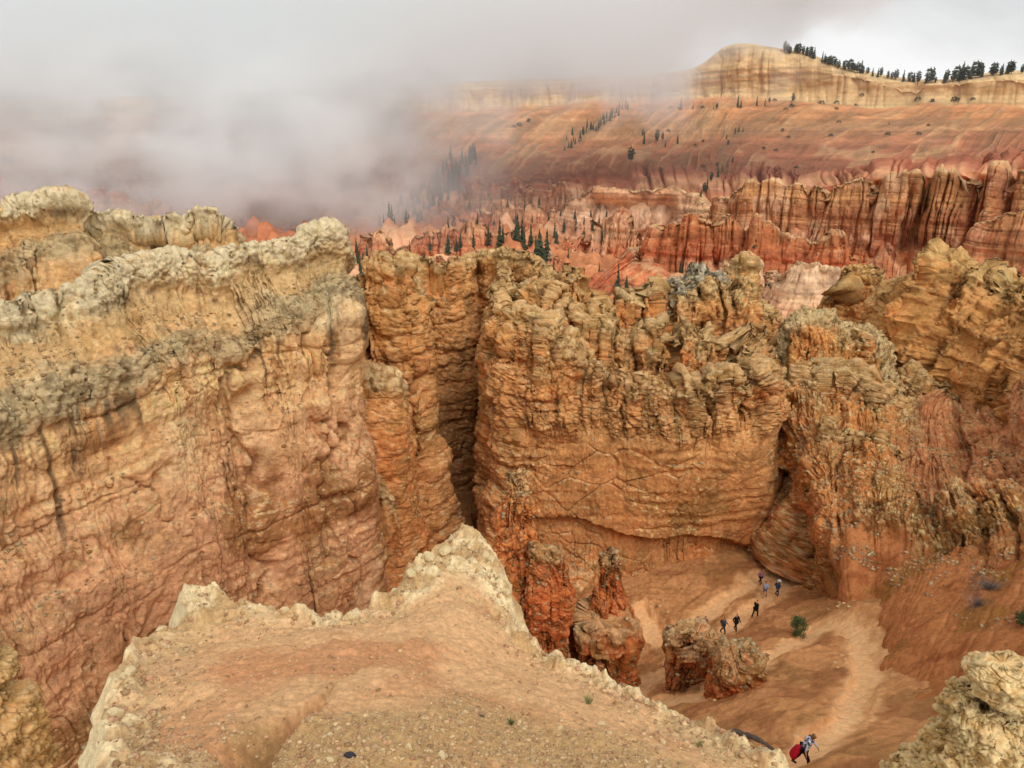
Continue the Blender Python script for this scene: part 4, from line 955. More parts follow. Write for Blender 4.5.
def crest_py(px):
    Z, _ = zbuf(); c = Z[:, int(min(1023, max(0, px)))]; k = np.nonzero(c < 1e8)[0]; return int(k[0]) if len(k) else 80
for px, h in [(784, 7), (788, 9), (791, 8), (795, 9), (798, 10), (802, 9), (805, 8), (808, 9), (812, 10), (815, 7), (822, 8), (826, 7), (831, 10), (835, 9), (840, 9), (844, 10), (849, 11), (853, 9), (857, 10), (861, 12), (866, 7), (872, 8), (877, 8), (880, 9), (886, 8), (891, 7), (895, 11), (902, 11), (908, 9), (913, 9), (919, 13), (928, 14), (931, 15), (941, 11), (946, 12), (952, 11), (957, 15), (961, 17), (965, 14), (970, 17), (974, 18), (978, 15), (981, 10), (991, 13), (994, 12), (1000, 9), (1008, 14), (1011, 12), (1021, 10)]:
    tree(px, crest_py(px) + 3, h, (2, 3, 1, 3), 'dark pine in the thin line of trees along the far rim skyline', 'pines along the far rim')
for i in range(24):
    px = RT.choice((RT.uniform(783, 815), RT.uniform(815, 915), RT.uniform(915, 1023))); tree(px, crest_py(px) + 3, RT.uniform(5, 12), (2, 3, 1, 0), 'dark pine in the thin line of trees along the far rim skyline', 'pines along the far rim')
for i in range(44):
    t = i / 43; tree(626 - 58 * t + RT.uniform(-3, 3) , 106 + 38 * t + RT.uniform(-2, 4) * (1 + t), RT.uniform(5, 9), (0, 1, 4), 'dark fir in the slanting clump in the gully on the upper slope', 'firs in the slanting gully')
for px, py, h in [(682, 108, 11), (678, 108, 6), (690, 107, 6), (717, 108, 6), (713, 108, 5), (737, 106, 11), (740, 107, 7), (757, 105, 9), (763, 105, 7), (770, 102, 6), (793, 101, 9), (789, 104, 5), (628, 163, 14), (643, 143, 13), (641, 136, 7), (656, 142, 14), (660, 140, 8), (665, 146, 6), (677, 143, 9), (737, 131, 7), (732, 133, 6), (728, 138, 6), (744, 130, 5), (726, 145, 6), (716, 176, 10), (712, 181, 10), (707, 188, 12), (704, 192, 10), (722, 170, 8), (728, 164, 6), (734, 161, 6), (719, 164, 5), (699, 196, 8), (890, 124, 4)]:
    tree(px, py, h, (0, 1, 4, 2), 'small dark conifer dotted on the banded slope below the rim', 'conifers on the banded slope')
for i in range(94):
    t = RT.random() ** .8; cx = 478 - 78 * t; cy = 150 + 75 * t
    tree(cx + RT.uniform(-6, 6) * (1 + 3.2 * t), cy + RT.uniform(-6, 10), RT.uniform(9, 17), (0, 1, 4), 'dark fir in the wooded draw running down through the low cloud', 'firs in the wooded draw')
for px, py, h in [(408, 262, 22), (404, 276, 26), (411, 284, 22), (352, 284, 24), (346, 276, 26), (356, 272, 20), (349, 262, 18), (361, 268, 16), (340, 262, 14), (344, 286, 22), (366, 258, 12)]:
    tree(px, py, h, (0, 1, 4), 'tall dark fir rising behind the gap beside the left wall', 'firs behind the ochre columns')
for px, py, h in [(430, 248, 14), (436, 244, 12), (447, 250, 20), (455, 248, 16), (462, 246, 15), (475, 250, 22), (487, 246, 20), (500, 248, 26), (503, 242, 18), (516, 240, 26), (521, 246, 28), (526, 250, 26), (531, 246, 22), (540, 262, 34), (545, 258, 28), (537, 256, 22), (556, 244, 14), (552, 238, 18), (562, 232, 14), (577, 232, 13), (583, 236, 15), (592, 230, 10), (600, 240, 16), (598, 226, 13), (617, 288, 25), (627, 288, 14), (597, 272, 12), (638, 296, 12), (568, 258, 10), (548, 222, 10), (530, 222, 9), (515, 220, 9), (495, 222, 10), (478, 222, 10), (560, 214, 9), (575, 216, 10), (590, 214, 8), (470, 206, 9), (505, 206, 8), (524, 208, 8), (541, 206, 8), (682, 270, 13), (607, 216, 9), (585, 222, 9), (450, 228, 10), (465, 230, 10)]:
    tree(px, py, h, (0, 1, 4, 1), 'dark fir among the pink hoodoos in the middle of the basin', 'firs among the basin hoodoos')
for px, py, h in [(3, 163, 8), (7, 164, 9), (12, 163, 8), (17, 164, 7), (22, 163, 6), (8, 182, 6), (13, 182, 7), (19, 181, 7), (24, 182, 6), (31, 182, 7), (36, 181, 6), (28, 180, 7)]:
    tree(px, py, h, (1, 2, 3), 'small dark conifer on the pink hills behind the far left wall', 'conifers on the left hills')
# brush dotted on the far slopes
def brush_mesh(seed, n=46):
    R = random.Random(seed); V, Fc = [], []
    for i in range(n):
        a, u = R.uniform(0, 6.28), R.random(); r = .5 * (1 - u * u * .6) * R.uniform(.6, 1); c = np.array((math.cos(a) * r, math.sin(a) * r, .05 + u * .75))
        b = len(V); s = R.uniform(.1, .2)
        for k in range(3): V.append(tuple(c + np.array([R.uniform(-s, s) for _ in range(3)])))
        V.append(tuple(c + np.array((R.uniform(-s, s), R.uniform(-s, s), s)))); Fc += [(b, b + 1, b + 3), (b + 1, b + 2, b + 3), (b + 2, b, b + 3)]
    return mesh_from('far_bush', V, Fc)
bms = [brush_mesh(60 + i) for i in range(3)]
for b_ in bms: b_.materials.append(m_leaf)
for px, py, h in [(915, 102, 5), (931, 101, 4), (954, 99, 5), (958, 98, 4), (974, 98, 3), (861, 97, 3), (822, 103, 4), (836, 103, 4), (856, 105, 3), (783, 109, 3), (789, 107, 4), (837, 109, 3), (839, 122, 3), (928, 125, 3), (887, 134, 4), (918, 134, 4), (828, 136, 3), (870, 152, 3), (797, 167, 3), (781, 130, 3), (789, 137, 3), (761, 148, 3), (774, 150, 3), (702, 141, 3), (692, 145, 3), (668, 131, 3), (520, 126, 4), (528, 121, 4), (512, 127, 3), (668, 108, 3), (700, 108, 3), (776, 100, 3), (703, 166, 3), (770, 285, 8), (756, 246, 4), (783, 316, 6), (775, 330, 7), (789, 335, 6), (1021, 174, 3)]:
    q = at(px, py, 2, 190)
    if q is None: continue
    s = h * project(q)[2] / F
    o = tag(obj('shrub', RT.choice(bms), None, None, (q[0], q[1], q[2] - .08 * s)), 'tiny dark bush dotted on the far banded slopes', 'shrub', 'bushes on the far slopes')
    o.scale = (s * 1.5, s * 1.5, s); o.rotation_euler.z = RT.uniform(0, 6)

# ------------------------------------------------------------------ near shrubs
m_green = plain_mat('juniper_leaves', lin(84, 98, 60), .9, .35, 9)
m_dry = plain_mat('dry_twigs', lin(112, 98, 88), .95, .3, 12)
m_tuft = plain_mat('grass_blades', lin(146, 146, 96), .9, .3, 20)
m_yel = plain_mat('yellow_leaves', lin(196, 164, 74), .9, .25, 20)
def leafy(n, seed, leaf, hgt=1.0, top=1.0):
    R = random.Random(seed); V, Fc = [], []
    cl = [(R.uniform(0, 6.28), R.uniform(0, .42), R.uniform(.15, .85)) for _ in range(26)]
    for i in range(n):
        a, rr, z = R.choice(cl); w_ = math.sin(min(1, z * 1.15) * 3.0) ** .5 * .9 + .2
        c = np.array((math.cos(a) * rr * w_, math.sin(a) * rr * w_, z * hgt)) + np.array([R.gauss(0, .07) for _ in range(3)])
        c[2] = max(.01, c[2]); u = np.array([R.gauss(0, 1) for _ in range(3)]); u /= np.linalg.norm(u); v = np.cross(u, (R.gauss(0, 1), R.gauss(0, 1), R.gauss(0, 1))); v /= np.linalg.norm(v)
        b = len(V); V += [tuple(c - u * leaf), tuple(c + v * leaf * .45), tuple(c + u * leaf), tuple(c - v * leaf * .45)]; Fc.append((b, b + 1, b + 2, b + 3))
    return mesh_from('foliage', V, Fc)
def twigs(n, seed, L_=1.0, th=.012, spread=.7, bend=.25):
    R = random.Random(seed); V, Fc = [], []
    for i in range(n):
        a = R.uniform(0, 6.28); sp_ = R.uniform(.1, spread); p = np.array((R.gauss(0, .04), R.gauss(0, .04), -.03)); d = np.array((math.cos(a) * sp_, math.sin(a) * sp_, 1 - .5 * sp_)); q = L_ * R.uniform(.5, 1) / 4
        prev = None
        for k in range(5):
            t = th * (1 - k / 5.5); b = len(V)
            V += [tuple(p + (t, 0, 0)), tuple(p + (-t * .5, t * .87, 0)), tuple(p + (-t * .5, -t * .87, 0))]
            if prev is not None:
                for j in range(3): Fc.append((prev + j, prev + (j + 1) % 3, b + (j + 1) % 3, b + j))
            prev = b; p = p + d * q; d = d + np.array([R.gauss(0, bend) for _ in range(3)])
    return mesh_from('stems', V, Fc)
def bush(px, py, hpx, wpx, label, mat, n=2600, leaf=.035, seed=1):
    q = at(px, py); d = project(q)[2]; h = hpx * d / F * 1.1; w_ = wpx * d / F
    e = empty('shrub', tuple(q - (0, 0, .05 * h))); e.scale = (w_, w_, h)
    obj('foliage', leafy(n, seed, leaf), mat, e); obj('stems', twigs(14, seed, .8, .02), m_bark, e)
    return tag(e, label, 'shrub')
bush(795, 634, 22, 19, 'round green juniper bush beside the trail below the hairpin bend', m_green, seed=3)
bush(1022, 624, 22, 22, 'green bush at the right edge on the red dirt slope', m_green, seed=4)
def deadbush(px, py, hpx, wpx, label, seed):
    q = at(px, py); d = project(q)[2]; s = wpx * d / F
    o = tag(obj('dead_shrub', twigs(150, seed, .8, .012, 1.3, .4), m_dry, None, tuple(q)), label, 'dead shrub'); o.scale = (s, s, hpx * d / F * 1.6); return o
deadbush(989, 588, 10, 26, 'grey tangle of dead brush, higher one on the red dirt slope', 11)
deadbush(975, 606, 10, 20, 'grey tangle of dead brush, lower one on the red dirt slope', 12)
def ridge_at(px, py):
    q = at(px, py, 1); return q
def tuft(px, py, hpx, label, mat, seed, n=46, cat='grass tuft', name='grass_tuft'):
    q = ridge_at(px, py); d = project(q)[2]; s = hpx * d / F * 1.3
    o = tag(obj(name, twigs(n, seed, 1, .035, .9, .15), mat, None, tuple(q)), label, cat); o.scale = (s * .9, s * .9, s); return o
tuft(511, 724, 9, 'small dark green tuft, lowest on the gravel of the near ridge', plain_mat('green_blades', lin(104, 116, 70), .9, .3, 20), 21)
tuft(587, 703, 11, 'yellow-green tuft on the near ridge toward its right edge', m_tuft, 22)
tuft(482, 718, 7, 'sparse grey-green sprig left of the dark green tuft', m_dry, 23, 26)
tuft(620, 694, 7, 'pale sprig closest to the right lip of the near ridge', m_tuft, 24, 20)
tuft(700, 746, 9, 'pale green tuft at the lower right of the near ridge', m_tuft, 25)
tuft(296, 612, 6, 'yellow little plant tucked on the far lip of the near ridge', m_yel, 26, 60, 'plant', 'small_plant')
tuft(458, 590, 4, 'tiny dark sprig on the pale knobbly tip of the ridge', m_dry, 27, 20)

# ------------------------------------------------------------------ wood
def branch(pts, r, label, name='branch', mat=None, seed=0, tw=()):
    R = random.Random(seed); A = catmull(np.array(pts, float), 26); V, Fc = [], []
    for i, p in enumerate(A):
        t = np.gradient(A, axis=0)[i]; t /= np.linalg.norm(t); u = np.cross(t, (0, 0, 1)); u /= np.linalg.norm(u); v = np.cross(u, t)
        rr = r * (1 - .75 * i / 25) * R.uniform(.85, 1.15)
        for k in range(8): V.append(tuple(p + (u * math.cos(k * .785) + v * math.sin(k * .785)) * rr * R.uniform(.85, 1.15)))
        if i:
            b = (i - 1) * 8
            for k in range(8): Fc.append((b + k, b + (k + 1) % 8, b + 8 + (k + 1) % 8, b + 8 + k))
    Fc.append(tuple(range(8))); Fc.append(tuple(range(len(V) - 8, len(V))))
    o = obj(name, mesh_from(name, V, Fc, True), mat or m_dry); tag(o, label, 'branch'); return o
ql = [W(738, 738, 10.3), W(755, 746, 10.0), W(770, 755, 9.8)]
b0, b1, b2 = ql[0], ql[1], ql[2]
branch([b0 + (-.1, 0, .14), b1 + (0, 0, .16), b2 + (.02, .02, .12), b2 + (b2 - b1) * 1.2 + (0, 0, -.02)], .055, 'weathered dark grey branch lying over the right lip of the near ridge', mat=plain_mat('weathered_wood', lin(84, 72, 62), .95, .35, 14))
q = ridge_at(648, 764); branch([q, q + (.03, -.02, .05), q + (.05, 0, .12)], .008, 'short bleached twig sticking up at the bottom of the ridge', 'twig', plain_mat('bleached_wood', lin(200, 190, 170), .9, .2, 9))

# ------------------------------------------------------------------ single stones
def stone_mesh(seed, sub=3):
    bm = bmesh.new(); bmesh.ops.create_icosphere(bm, subdivisions=sub, radius=1)
    V = np.array([v.co[:] for v in bm.verts]); s = seed * 7.3
    R = np.random.default_rng(seed)
    for _ in range(9):                         # flat broken faces
        n = R.normal(size=3); n /= np.linalg.norm(n); c = R.uniform(.55, .85); dd = V @ n; V = V - n[None] * np.clip(dd - c, 0, None)[:, None]
    V = V * (1 + .05 * fbm(V[:, 0] * 3 + s, V[:, 1] * 3, V[:, 2] * 3, o=3, seed=seed))[:, None]
    for v, c in zip(bm.verts, V): v.co = c * (1, .8, .62)
    me = bpy.data.meshes.new('stone'); bm.to_mesh(me); bm.free(); return me
m_st = [plain_mat('buff_stone', lin(206, 184, 140), .95, .25, 5), plain_mat('grey_stone', lin(170, 160, 140), .95, .25, 5), plain_mat('black_stone', lin(60, 58, 62), .7, .2, 5), plain_mat('tan_stone', lin(196, 156, 110), .95, .25, 5)]
SM = []
for mi in range(4):
    row_ = []
    for k_ in range(4):
        me = stone_mesh(mi * 10 + k_); me.materials.append(m_st[mi]); row_.append(me)
    SM.append(row_)
def stone(px, py, wpx, mi, label, group=None, name='stone'):
    q = ridge_at(px, py); s = wpx * project(q)[2] / F / 2
    o = obj(name, RT.choice(SM[mi]), None, None, (q[0], q[1], q[2] + .15 * s)); o.scale = (s, s, s); o.rotation_euler = (RT.uniform(-.3, .3), RT.uniform(-.3, .3), RT.uniform(0, 6.3))
    return tag(o, label, 'stone', group)
stone(350, 757, 14, 2, 'small black stone on the gravel at the bottom of the ridge')
for px, py, w_ in [(364, 695, 8), (430, 715, 9), (443, 757, 14), (388, 742, 9), (330, 735, 8), (410, 748, 10), (470, 742, 9), (540, 745, 10), (600, 724, 10), (662, 742, 8), (560, 728, 7), (350, 720, 7), (495, 765, 12), (520, 700, 6), (330, 760, 10), (620, 758, 9), (420, 690, 6)]:
    stone(px, py, w_, RT.choice((0, 3)), 'larger buff stone lying among the gravel of the near ridge', 'loose stones on the near ridge')
for px, py, w_ in [(114, 713, 20), (118, 732, 18), (190, 598, 20), (215, 592, 14), (160, 628, 14), (128, 672, 16), (272, 608, 12), (283, 608, 10), (350, 614, 12), (395, 592, 12), (412, 572, 14), (430, 556, 16), (462, 541, 18), (474, 545, 14), (490, 560, 14), (505, 590, 14), (512, 614, 14), (575, 668, 9), (600, 678, 8), (628, 690, 9), (646, 698, 7), (240, 600, 9), (204, 588, 12), (446, 550, 16), (420, 566, 12), (500, 578, 12), (518, 632, 12), (484, 552, 12), (454, 548, 12)]:
    stone(px, py + 2, w_, 0, 'pale knobbly block set in the crumbling lip of the near ridge', 'pale blocks along the ridge lip')
for i in range(44):
    a = i / 43
    if i < 22: px, py = 757 + 30 * RT.random(), 563 + 14 * RT.random(); lab, gr = 'tan stone in the heap above the far hairpin bend', 'stones heaped above the far bend'
    else: px, py = 824 + 42 * RT.random(), 600 + 11 * RT.random(); py += max(0, (px - 845)) * .45; lab, gr = 'tan stone in the low wall edging the near hairpin bend', 'stones edging the near bend'
    stone(px, py, RT.uniform(3, 6.5), RT.choice((0, 3, 3)), lab, gr)
for px, py, w_ in [(843, 655, 5), (846, 660, 4), (838, 668, 4), (833, 662, 5), (850, 640, 4), (847, 628, 5), (842, 634, 4), (715, 700, 5), (662, 600, 5), (658, 606, 6), (652, 604, 5), (666, 611, 4)]:
    stone(px, py, w_, 3, 'small stone lying loose on the dirt between the switchbacks', 'loose stones on the dirt')

# ------------------------------------------------------------------ people
def skin(name, verts, edges, mat, parent, sub=2, root=0):
    me = bpy.data.meshes.new(name); me.from_pydata([v[:3] for v in verts], edges, []); me.update()
    o = bpy.data.objects.new(name, me); C.objects.link(o); o.parent = parent; me.materials.append(mat)
    m = o.modifiers.new('skin', 'SKIN'); m.use_smooth_shade = True
    for i, d in enumerate(me.skin_vertices[0].data):
        r = verts[i][3]; d.radius = (r, r) if not isinstance(r, tuple) else r; d.use_root = (i == root)
    s = o.modifiers.new('sub', 'SUBSURF'); s.levels = s.render_levels = sub
    return o
def cmat(name, c, var=.12): return plain_mat(name, lin(*c), .85, var, 14)
m_skin = cmat('skin', (196, 146, 118), .04)
def person(px, py, label, rz, top=(40, 40, 46), legs=(30, 30, 34), hair=(60, 44, 34), hat=None, pack=None, extra=None, lean=0.0, stride=.28, hp=1.7, shorts=False, hairlen=.06, q=None, arm=.18):
    q = at(px, py) if q is None else q
    e = empty('person', tuple(q), rz); e.scale = (hp / 1.72,) * 3; tag(e, label, 'person')
    l = lean; ch = np.array((0, -.35 * math.sin(l), .95 + .35 * math.cos(l))); nk = ch + np.array((0, -.2 * math.sin(l), .2 * math.cos(l))); hd = nk + np.array((0, -.05 - .08 * math.sin(l), .1)); cr = hd + np.array((0, -.01, .11))
    def limbs():
        L_ = {}
        for s, sg in ((-1, 1), (1, -1)):
            f = stride * sg
            hip = (s * .09, 0, .9); kn = (s * .1, -f * .55 - .04, .5); an = (s * .09, -f + .04, .09 + (.06 if sg < 0 else 0)); to = (s * .1, -f - .14, .04 + (.0 if sg < 0 else 0))
            sh = ch + np.array((s * .19, 0, .12)); el = sh + np.array((s * .06, f * .45 + .03 - lean * .2, -.28)); ha = el + np.array((s * -.02, -arm + f * .3 - lean * .2, -.22))
            L_[s] = (hip, kn, an, to, tuple(sh), tuple(el), tuple(ha))
        return L_
    LL = limbs()
    V = [(0, 0, .93, .13), (*ch, .13), (*nk, .055), (*hd, .082), (*cr, .078)]; E_ = [(0, 1), (1, 2), (2, 3), (3, 4)]
    nose = len(V); V.append((hd[0], hd[1] - .1, hd[2] + .02, .014)); E_.append((3, nose))
    for s in (-1, 1):
        hip, kn, an, to, sh, el, ha = LL[s]
        b = len(V); V += [(*hip, .085), (*kn, .055), (*an, .038), (*to, .03)]; E_ += [(0, b), (b, b + 1), (b + 1, b + 2), (b + 2, b + 3)]
        b = len(V); hv = np.array(ha); V += [(*sh, .055), (*el, .04), (*ha, .027), (*(hv + (0, -.02, -.06)), .03)]; E_ += [(1, b), (b, b + 1), (b + 1, b + 2), (b + 2, b + 3)]
        palm = b + 3
        for k, (fx, ln) in enumerate(((-.026, .062), (-.009, .075), (.009, .07), (.026, .055))):
            c = len(V); pz = hv + (0, -.02, -.06); V += [(*(pz + (fx, -.01, -.035)), .0085), (*(pz + (fx * 1.1, -.028, -.035 - ln * .6)), .0075), (*(pz + (fx * 1.1, -.022, -.035 - ln)), .0065)]; E_ += [(palm, c), (c, c + 1), (c + 1, c + 2)]
        c = len(V); V += [(*(hv + (-s * .035, -.035, -.045)), .009), (*(hv + (-s * .045, -.05, -.08)), .0075)]; E_ += [(palm, c), (c, c + 1)]
    skin('body', V, E_, m_skin, e)
    # top with sleeves
    V = [(0, 0, .9, .165), (*(ch * .5 + np.array((0, 0, .5))), .158), (*ch, .168), (*(ch * .35 + nk * .65), .075)]; E_ = [(0, 1), (1, 2), (2, 3)]
    for s in (-1, 1):
        *_, sh, el, ha = LL[s]; b = len(V); V += [(*sh, .072), (*el, .056)]; E_ += [(2, b), (b, b + 1)]
        if not shorts: w_ = tuple(np.array(el) * .12 + np.array(ha) * .88); V.append((*w_, .044)); E_.append((b + 1, b + 2))
    skin('jacket', V, E_, cmat('jacket_cloth', top), e)
    V = [(0, 0, .93, .155)]; E_ = []
    for s in (-1, 1):
        hip, kn, an, *_ = LL[s]; b = len(V); V += [(*hip, .1), (*(np.array(kn) + (0, 0, .06 if shorts else 0)), .072)]; E_ += [(0, b), (b, b + 1)]
        if not shorts: V.append((*an, .056)); E_.append((b + 1, b + 2))
    skin('shorts' if shorts else 'trousers', V, E_, cmat('trouser_cloth', legs), e)
    for s in (-1, 1):
        an, to = LL[s][2], LL[s][3]; skin('shoe', [(an[0], an[1] + .03, an[2] - .01, .05), (an[0], an[1] - .05, an[2] - .03, .045), (*to, .042)], [(0, 1), (1, 2)], cmat('shoe_leather', (50, 44, 40)), e)
    bk = hd + np.array((0, .035, .05)); V = [(*(cr + (0, .005, -.01)), .094), (*bk, .093)]; E_ = [(0, 1)]
    if hairlen > .1: V += [(bk[0], bk[1] + .05, bk[2] - hairlen * .5, .07), (bk[0], bk[1] + .06, bk[2] - hairlen, .04)]; E_ += [(1, 2), (2, 3)]
    skin('hair', V, E_, cmat('hair', hair, .25), e)
    if hat:
        R_ = 20; Vh, Fh = [], []
        for j, (r, z) in enumerate(((.19, -.005), (.19, .005), (.105, .012), (.1, .08), (.06, .115), (.0, .12))):
            for k in range(R_): Vh.append((cr[0] + r * math.cos(k * 6.2832 / R_), cr[1] + r * math.sin(k * 6.2832 / R_), cr[2] + z))
            if j:
                for k in range(R_): Fh.append(((j - 1) * R_ + k, (j - 1) * R_ + (k + 1) % R_, j * R_ + (k + 1) % R_, j * R_ + k))
        obj('hat', mesh_from('hat', Vh, Fh, True), cmat('hat_cloth', hat), e)
    if pack:
        c = ch * .6 + np.array((0, 0, .42)); skin('backpack', [(0, c[1] + .2, c[2] - .18, (.13, .1)), (0, c[1] + .21 + .02, c[2], (.15, .11)), (0, c[1] + .18, c[2] + .2, (.11, .08))], [(0, 1), (1, 2)], cmat('backpack_cloth', pack), e)
    if extra: extra(e, ch)
    return e
person(761.5, 583, 'hiker in a mauve top, highest of the three by the heap of stones', 0.4, (150, 112, 128), (34, 32, 40), hairlen=.2)
person(763, 597, 'hiker in a pale blue shirt and grey shorts at the far bend', -.6, (160, 178, 204), (92, 100, 116), shorts=True, stride=.2)
person(778, 595, 'hiker in a blue jacket and white sun hat beside the far bend', .9, (66, 84, 120), (58, 66, 92), hat=(232, 228, 220), pack=(44, 52, 70), stride=.15)
person(756, 616, 'hiker all in black striding alone between the far bend and the pair below', 2.2, (28, 27, 30), (26, 26, 30), lean=.15, stride=.3)
person(737, 630, 'hiker all in black, right one of the pair on the lower trail', .5, (30, 30, 34), (28, 28, 32), stride=.22)
person(720, 634, 'hiker in a slate blue jacket, left one of the pair on the lower trail', 1.0, (74, 84, 100), (52, 50, 56), pack=(46, 44, 48), stride=.24)
Pn = at(716, 648); person(0, 0, 'hiker in a blue jacket half hidden behind the squat ochre rock', -.7, (56, 84, 130), (40, 44, 60), q=np.array(W(704, 645, 53.0)) * 0 + np.array((*W(703, 645, 53.0)[:2], ground_z(*[np.array([v]) for v in W(703, 645, 53.0)[:2]])[0] + .2)), pack=(60, 60, 66))
xy = W(667, 676, 46.5)[:2]; person(0, 0, 'hiker in pale lavender clothes peeking out left of the squat ochre rock', -1.2, (176, 168, 188), (150, 146, 170), q=np.array((*xy, ground_z(np.array([xy[0]]), np.array([xy[1]]))[0] + .2)), hat=None, pack=(140, 120, 130))
def red_coat(e, ch):
    skin('red_jacket', [(0, .14, 1.02, (.13, .12)), (-.03, .24, .84, (.17, .13)), (-.06, .34, .62, (.21, .14)), (-.08, .42, .42, (.2, .1))], [(0, 1), (1, 2), (2, 3)], cmat('red_cloth', (172, 24, 44), .3), e)
q9 = W(801, 767, 22)
pr_ = person(0, 0, 'bending hiker with long brown hair, patterned top and red jacket, nearest on the trail', 1.25, (150, 160, 186), (30, 26, 40), hair=(122, 88, 60), hairlen=.3, lean=.42, stride=.3, extra=red_coat, arm=.0, q=q9)
pm_ = bpy.data.materials.new('patterned_cloth'); pm_.use_nodes = True; nt_ = pm_.node_tree; vo_ = nt_.nodes.new('ShaderNodeTexNoise'); vo_.inputs['Scale'].default_value = 9; rp_ = nt_.nodes.new('ShaderNodeValToRGB'); tcp_ = nt_.nodes.new('ShaderNodeTexCoord')
rp_.color_ramp.elements[0].position = .47; rp_.color_ramp.elements[0].color = (.03, .035, .06, 1); rp_.color_ramp.elements[1].position = .52; rp_.color_ramp.elements[1].color = (.55, .6, .75, 1)
nt_.links.new(tcp_.outputs['Object'], vo_.inputs['Vector']); nt_.links.new(vo_.outputs['Fac'], rp_.inputs[0]); nt_.links.new(rp_.outputs[0], nt_.nodes['Principled BSDF'].inputs['Base Color'])
for ch_ in pr_.children:
    if ch_.name.startswith('jacket'): ch_.data.materials[0] = pm_
# ------------------------------------------------------------------ low cloud drifting across the amphitheatre
def fog():
    x0, x1, y0, y1, z0, z1 = -900, 340, 400, 640, -63, 230
    bm = bmesh.new(); bmesh.ops.create_cube(bm, size=1)
    for v in bm.verts: v.co = (x0 + (v.co.x + .5) * (x1 - x0), y0 + (v.co.y + .5) * (y1 - y0), z0 + (v.co.z + .5) * (z1 - z0))
    me = bpy.data.meshes.new('fog_bank'); bm.to_mesh(me); bm.free()
    o = bpy.data.objects.new('fog_bank', me); C.objects.link(o); o['kind'] = 'stuff'; o['label'] = 'grey low cloud drifting over the canyon and hiding the far rim'; o['category'] = 'fog'
    m = bpy.data.materials.new('cloud_vapour'); m.use_nodes = True; nt = m.node_tree; nt.nodes.clear()
    N = nt.nodes.new; L = nt.links.new
    out = N('ShaderNodeOutputMaterial'); vol = N('ShaderNodeVolumePrincipled'); L(vol.outputs[0], out.inputs['Volume'])
    vol.inputs['Color'].default_value = (.958, .99, 1, 1); vol.inputs['Anisotropy'].default_value = 0.0
    tc = N('ShaderNodeTexCoord'); sp = N('ShaderNodeSeparateXYZ'); sc_ = N('ShaderNodeVectorMath'); sc_.operation = 'SCALE'; sc_.inputs['Scale'].default_value = 1 / .82; L(tc.outputs['Object'], sc_.inputs[0]); L(sc_.outputs[0], sp.inputs[0])
    def math_(op, a, b=None, c=None, clamp=False):
        n = N('ShaderNodeMath'); n.operation = op; n.use_clamp = clamp
        for i, v in enumerate((a, b, c)):
            if v is None: continue
            if isinstance(v, (int, float)): n.inputs[i].default_value = v
            else: L(v, n.inputs[i])
        return n.outputs[0]
    def ramp(val, pts):
        a, b = pts[0][0], pts[-1][0]
        t = math_('MULTIPLY_ADD', val, 1 / (b - a), -a / (b - a))
        r = N('ShaderNodeValToRGB'); L(t, r.inputs[0]); el = r.color_ramp.elements
        while len(el) < len(pts): el.new(.5)
        for e, (p, v) in zip(el, pts): e.position = (p - a) / (b - a)
        for e, (p, v) in zip(r.color_ramp.elements, pts): e.color = (v, v, v, 1)
        return r.outputs[0]
    def noise(sc_, det, seed):
        n = N('ShaderNodeTexNoise'); n.inputs['Scale'].default_value = sc_; n.inputs['Detail'].default_value = det; n.inputs['Roughness'].default_value = .55
        mp = N('ShaderNodeMapping'); mp.inputs['Location'].default_value = (seed * 31, seed * 17, 0); mp.inputs['Scale'].default_value = (1, .5, 1.25); mp.inputs['Rotation'].default_value = (0, .5, 0)
        L(tc.outputs['Object'], mp.inputs[0]); L(mp.outputs[0], n.inputs['Vector']); return n.outputs['Fac']
    # height of the cloud base by easting, /100 + 1
    zb = ramp(sp.outputs['X'], FOG_BASE)
    zb = math_('MULTIPLY_ADD', zb, 300, -100)
    big = noise(.013, 7, 1)
    h = math_('SUBTRACT', sp.outputs['Z'], zb)
    h = math_('ADD', h, math_('MULTIPLY_ADD', big, 260, -130))
    dense = math_('MULTIPLY', math_('MULTIPLY_ADD', h, 1 / 32, .1, clamp=True), 1.0)
    dense = math_('POWER', dense, 1.6)
    # trailing wisps below
    wx = ramp(sp.outputs['X'], FOG_WISP)
    wz = ramp(sp.outputs['Z'], [(-80, .35), (-55, .8), (-20, 1), (30, .8), (60, 0)])
    wn = math_('MULTIPLY_ADD', noise(.03, 8, 4), 7.0, -3.1, clamp=True)
    wisp = math_('MULTIPLY', math_('MULTIPLY', wx, wz), wn)
    rho = math_('ADD', math_('MULTIPLY', dense, .012), math_('MULTIPLY', wisp, .028))
    veil = math_('MULTIPLY', ramp(sp.outputs['X'], [(-1500, 1), (-250, 1), (-60, .5), (60, .12), (520, .05)]), .0026)
    L(math_('ADD', rho, veil), vol.inputs['Density'])
    me.materials.append(m)
    m.cycles.volume_sampling = 'MULTIPLE_IMPORTANCE' if hasattr(m, 'cycles') and hasattr(m.cycles, 'volume_sampling') else m.cycles.volume_sampling
FOG_BASE = [(-1500, .36), (-560, .36), (-420, .36), (-330, .34), (-240, .27), (-160, .2), (-95, .27), (-35, .34), (40, .37), (110, .41), (180, .47), (240, .6), (400, 1.0)]
FOG_WISP = [(-1500, .15), (-400, .3), (-300, .6), (-240, 1), (-150, 1), (-100, .5), (-50, .15), (10, 0), (500, 0)]
fog()
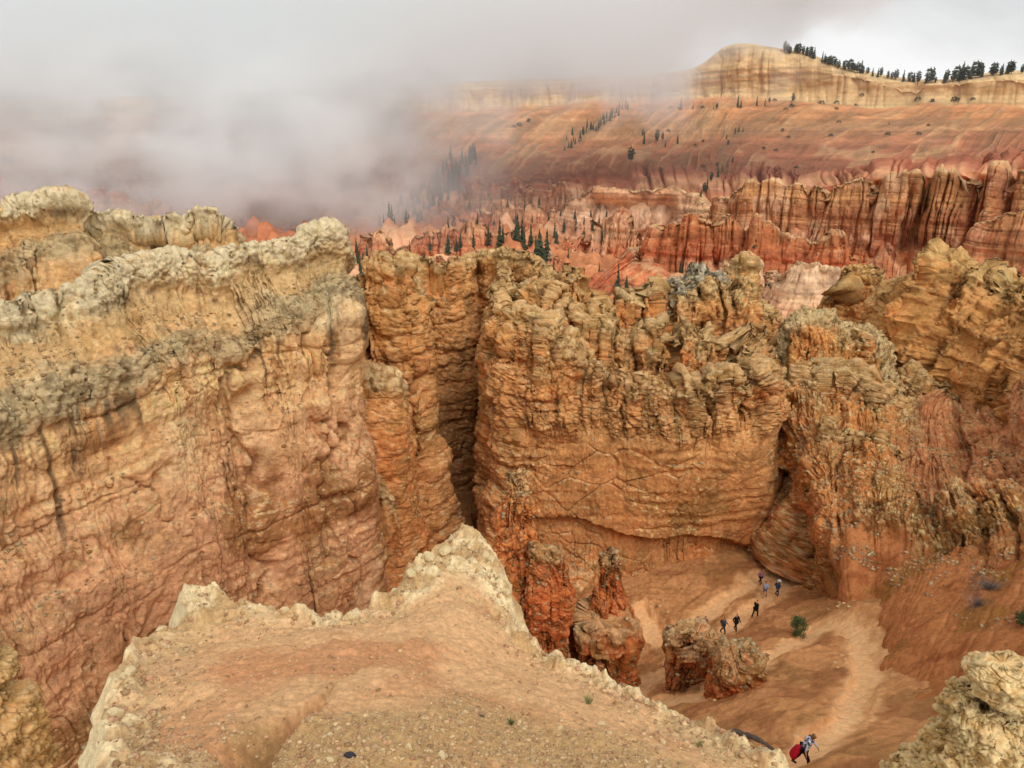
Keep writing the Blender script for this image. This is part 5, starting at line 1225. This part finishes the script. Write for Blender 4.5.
# ------------------------------------------------------------------ camera, light, sky
cam = bpy.data.cameras.new('camera'); cam.sensor_width = 36; cam.lens = F / 1024 * 36; cam.clip_end = 20000; cam.clip_start = .1
co = bpy.data.objects.new('camera', cam); C.objects.link(co); sc.camera = co
co.rotation_euler = (math.radians(90) - PITCH, 0, 0)
w = bpy.data.worlds.new('World'); sc.world = w; w.use_nodes = True
nt = w.node_tree; N = nt.nodes.new; L = nt.links.new; bg = nt.nodes['Background']
sky = N('ShaderNodeTexSky'); sky.sky_type = 'NISHITA'; sky.sun_disc = False; sky.sun_elevation = math.radians(45); sky.sun_rotation = math.radians(205)
tc = N('ShaderNodeTexCoord'); mp = N('ShaderNodeMapping'); mp.inputs['Scale'].default_value = (1, 1, 2.6); L(tc.outputs['Generated'], mp.inputs[0])
n = N('ShaderNodeTexNoise'); n.inputs['Scale'].default_value = 3.2; n.inputs['Detail'].default_value = 6; n.inputs['Roughness'].default_value = .5; n.inputs['Distortion'].default_value = .3; L(mp.outputs[0], n.inputs['Vector'])
cr = N('ShaderNodeValToRGB'); L(n.outputs['Fac'], cr.inputs[0])
cr.color_ramp.elements[0].position = .35; cr.color_ramp.elements[0].color = (4.9, 4.9, 4.9, 1)
cr.color_ramp.elements[1].position = .66; cr.color_ramp.elements[1].color = (7.4, 7.4, 7.4, 1)
mx = N('ShaderNodeMix'); mx.data_type = 'RGBA'; mx.inputs['Factor'].default_value = .96
L(sky.outputs[0], mx.inputs['A']); L(cr.outputs[0], mx.inputs['B'])
L(mx.outputs['Result'], bg.inputs['Color']); bg.inputs['Strength'].default_value = .1
sun = bpy.data.lights.new('sun', 'SUN'); sun.energy = 1.5; sun.angle = math.radians(35); sun.color = (1, .97, .92)
so = bpy.data.objects.new('sun', sun); C.objects.link(so); so.rotation_euler = (math.radians(45), 0, math.radians(25))
vs = sc.view_settings; vs.view_transform = 'Standard'; vs.look = 'None'; vs.exposure = .42; vs.gamma = 1; vs.use_curve_mapping = False
cy = sc.cycles; sc.render.engine = 'CYCLES'; cy.use_denoising = True
try: cy.denoiser = 'OPENIMAGEDENOISE'
except Exception: pass
cy.max_bounces = 14; cy.diffuse_bounces = 3; cy.glossy_bounces = 1; cy.transmission_bounces = 1; cy.transparent_max_bounces = 8; cy.volume_bounces = 14; cy.volume_step_rate = .6; cy.volume_max_steps = 128
cy.use_adaptive_sampling = True; cy.adaptive_threshold = .02
cy.caustics_reflective = False; cy.caustics_refractive = False
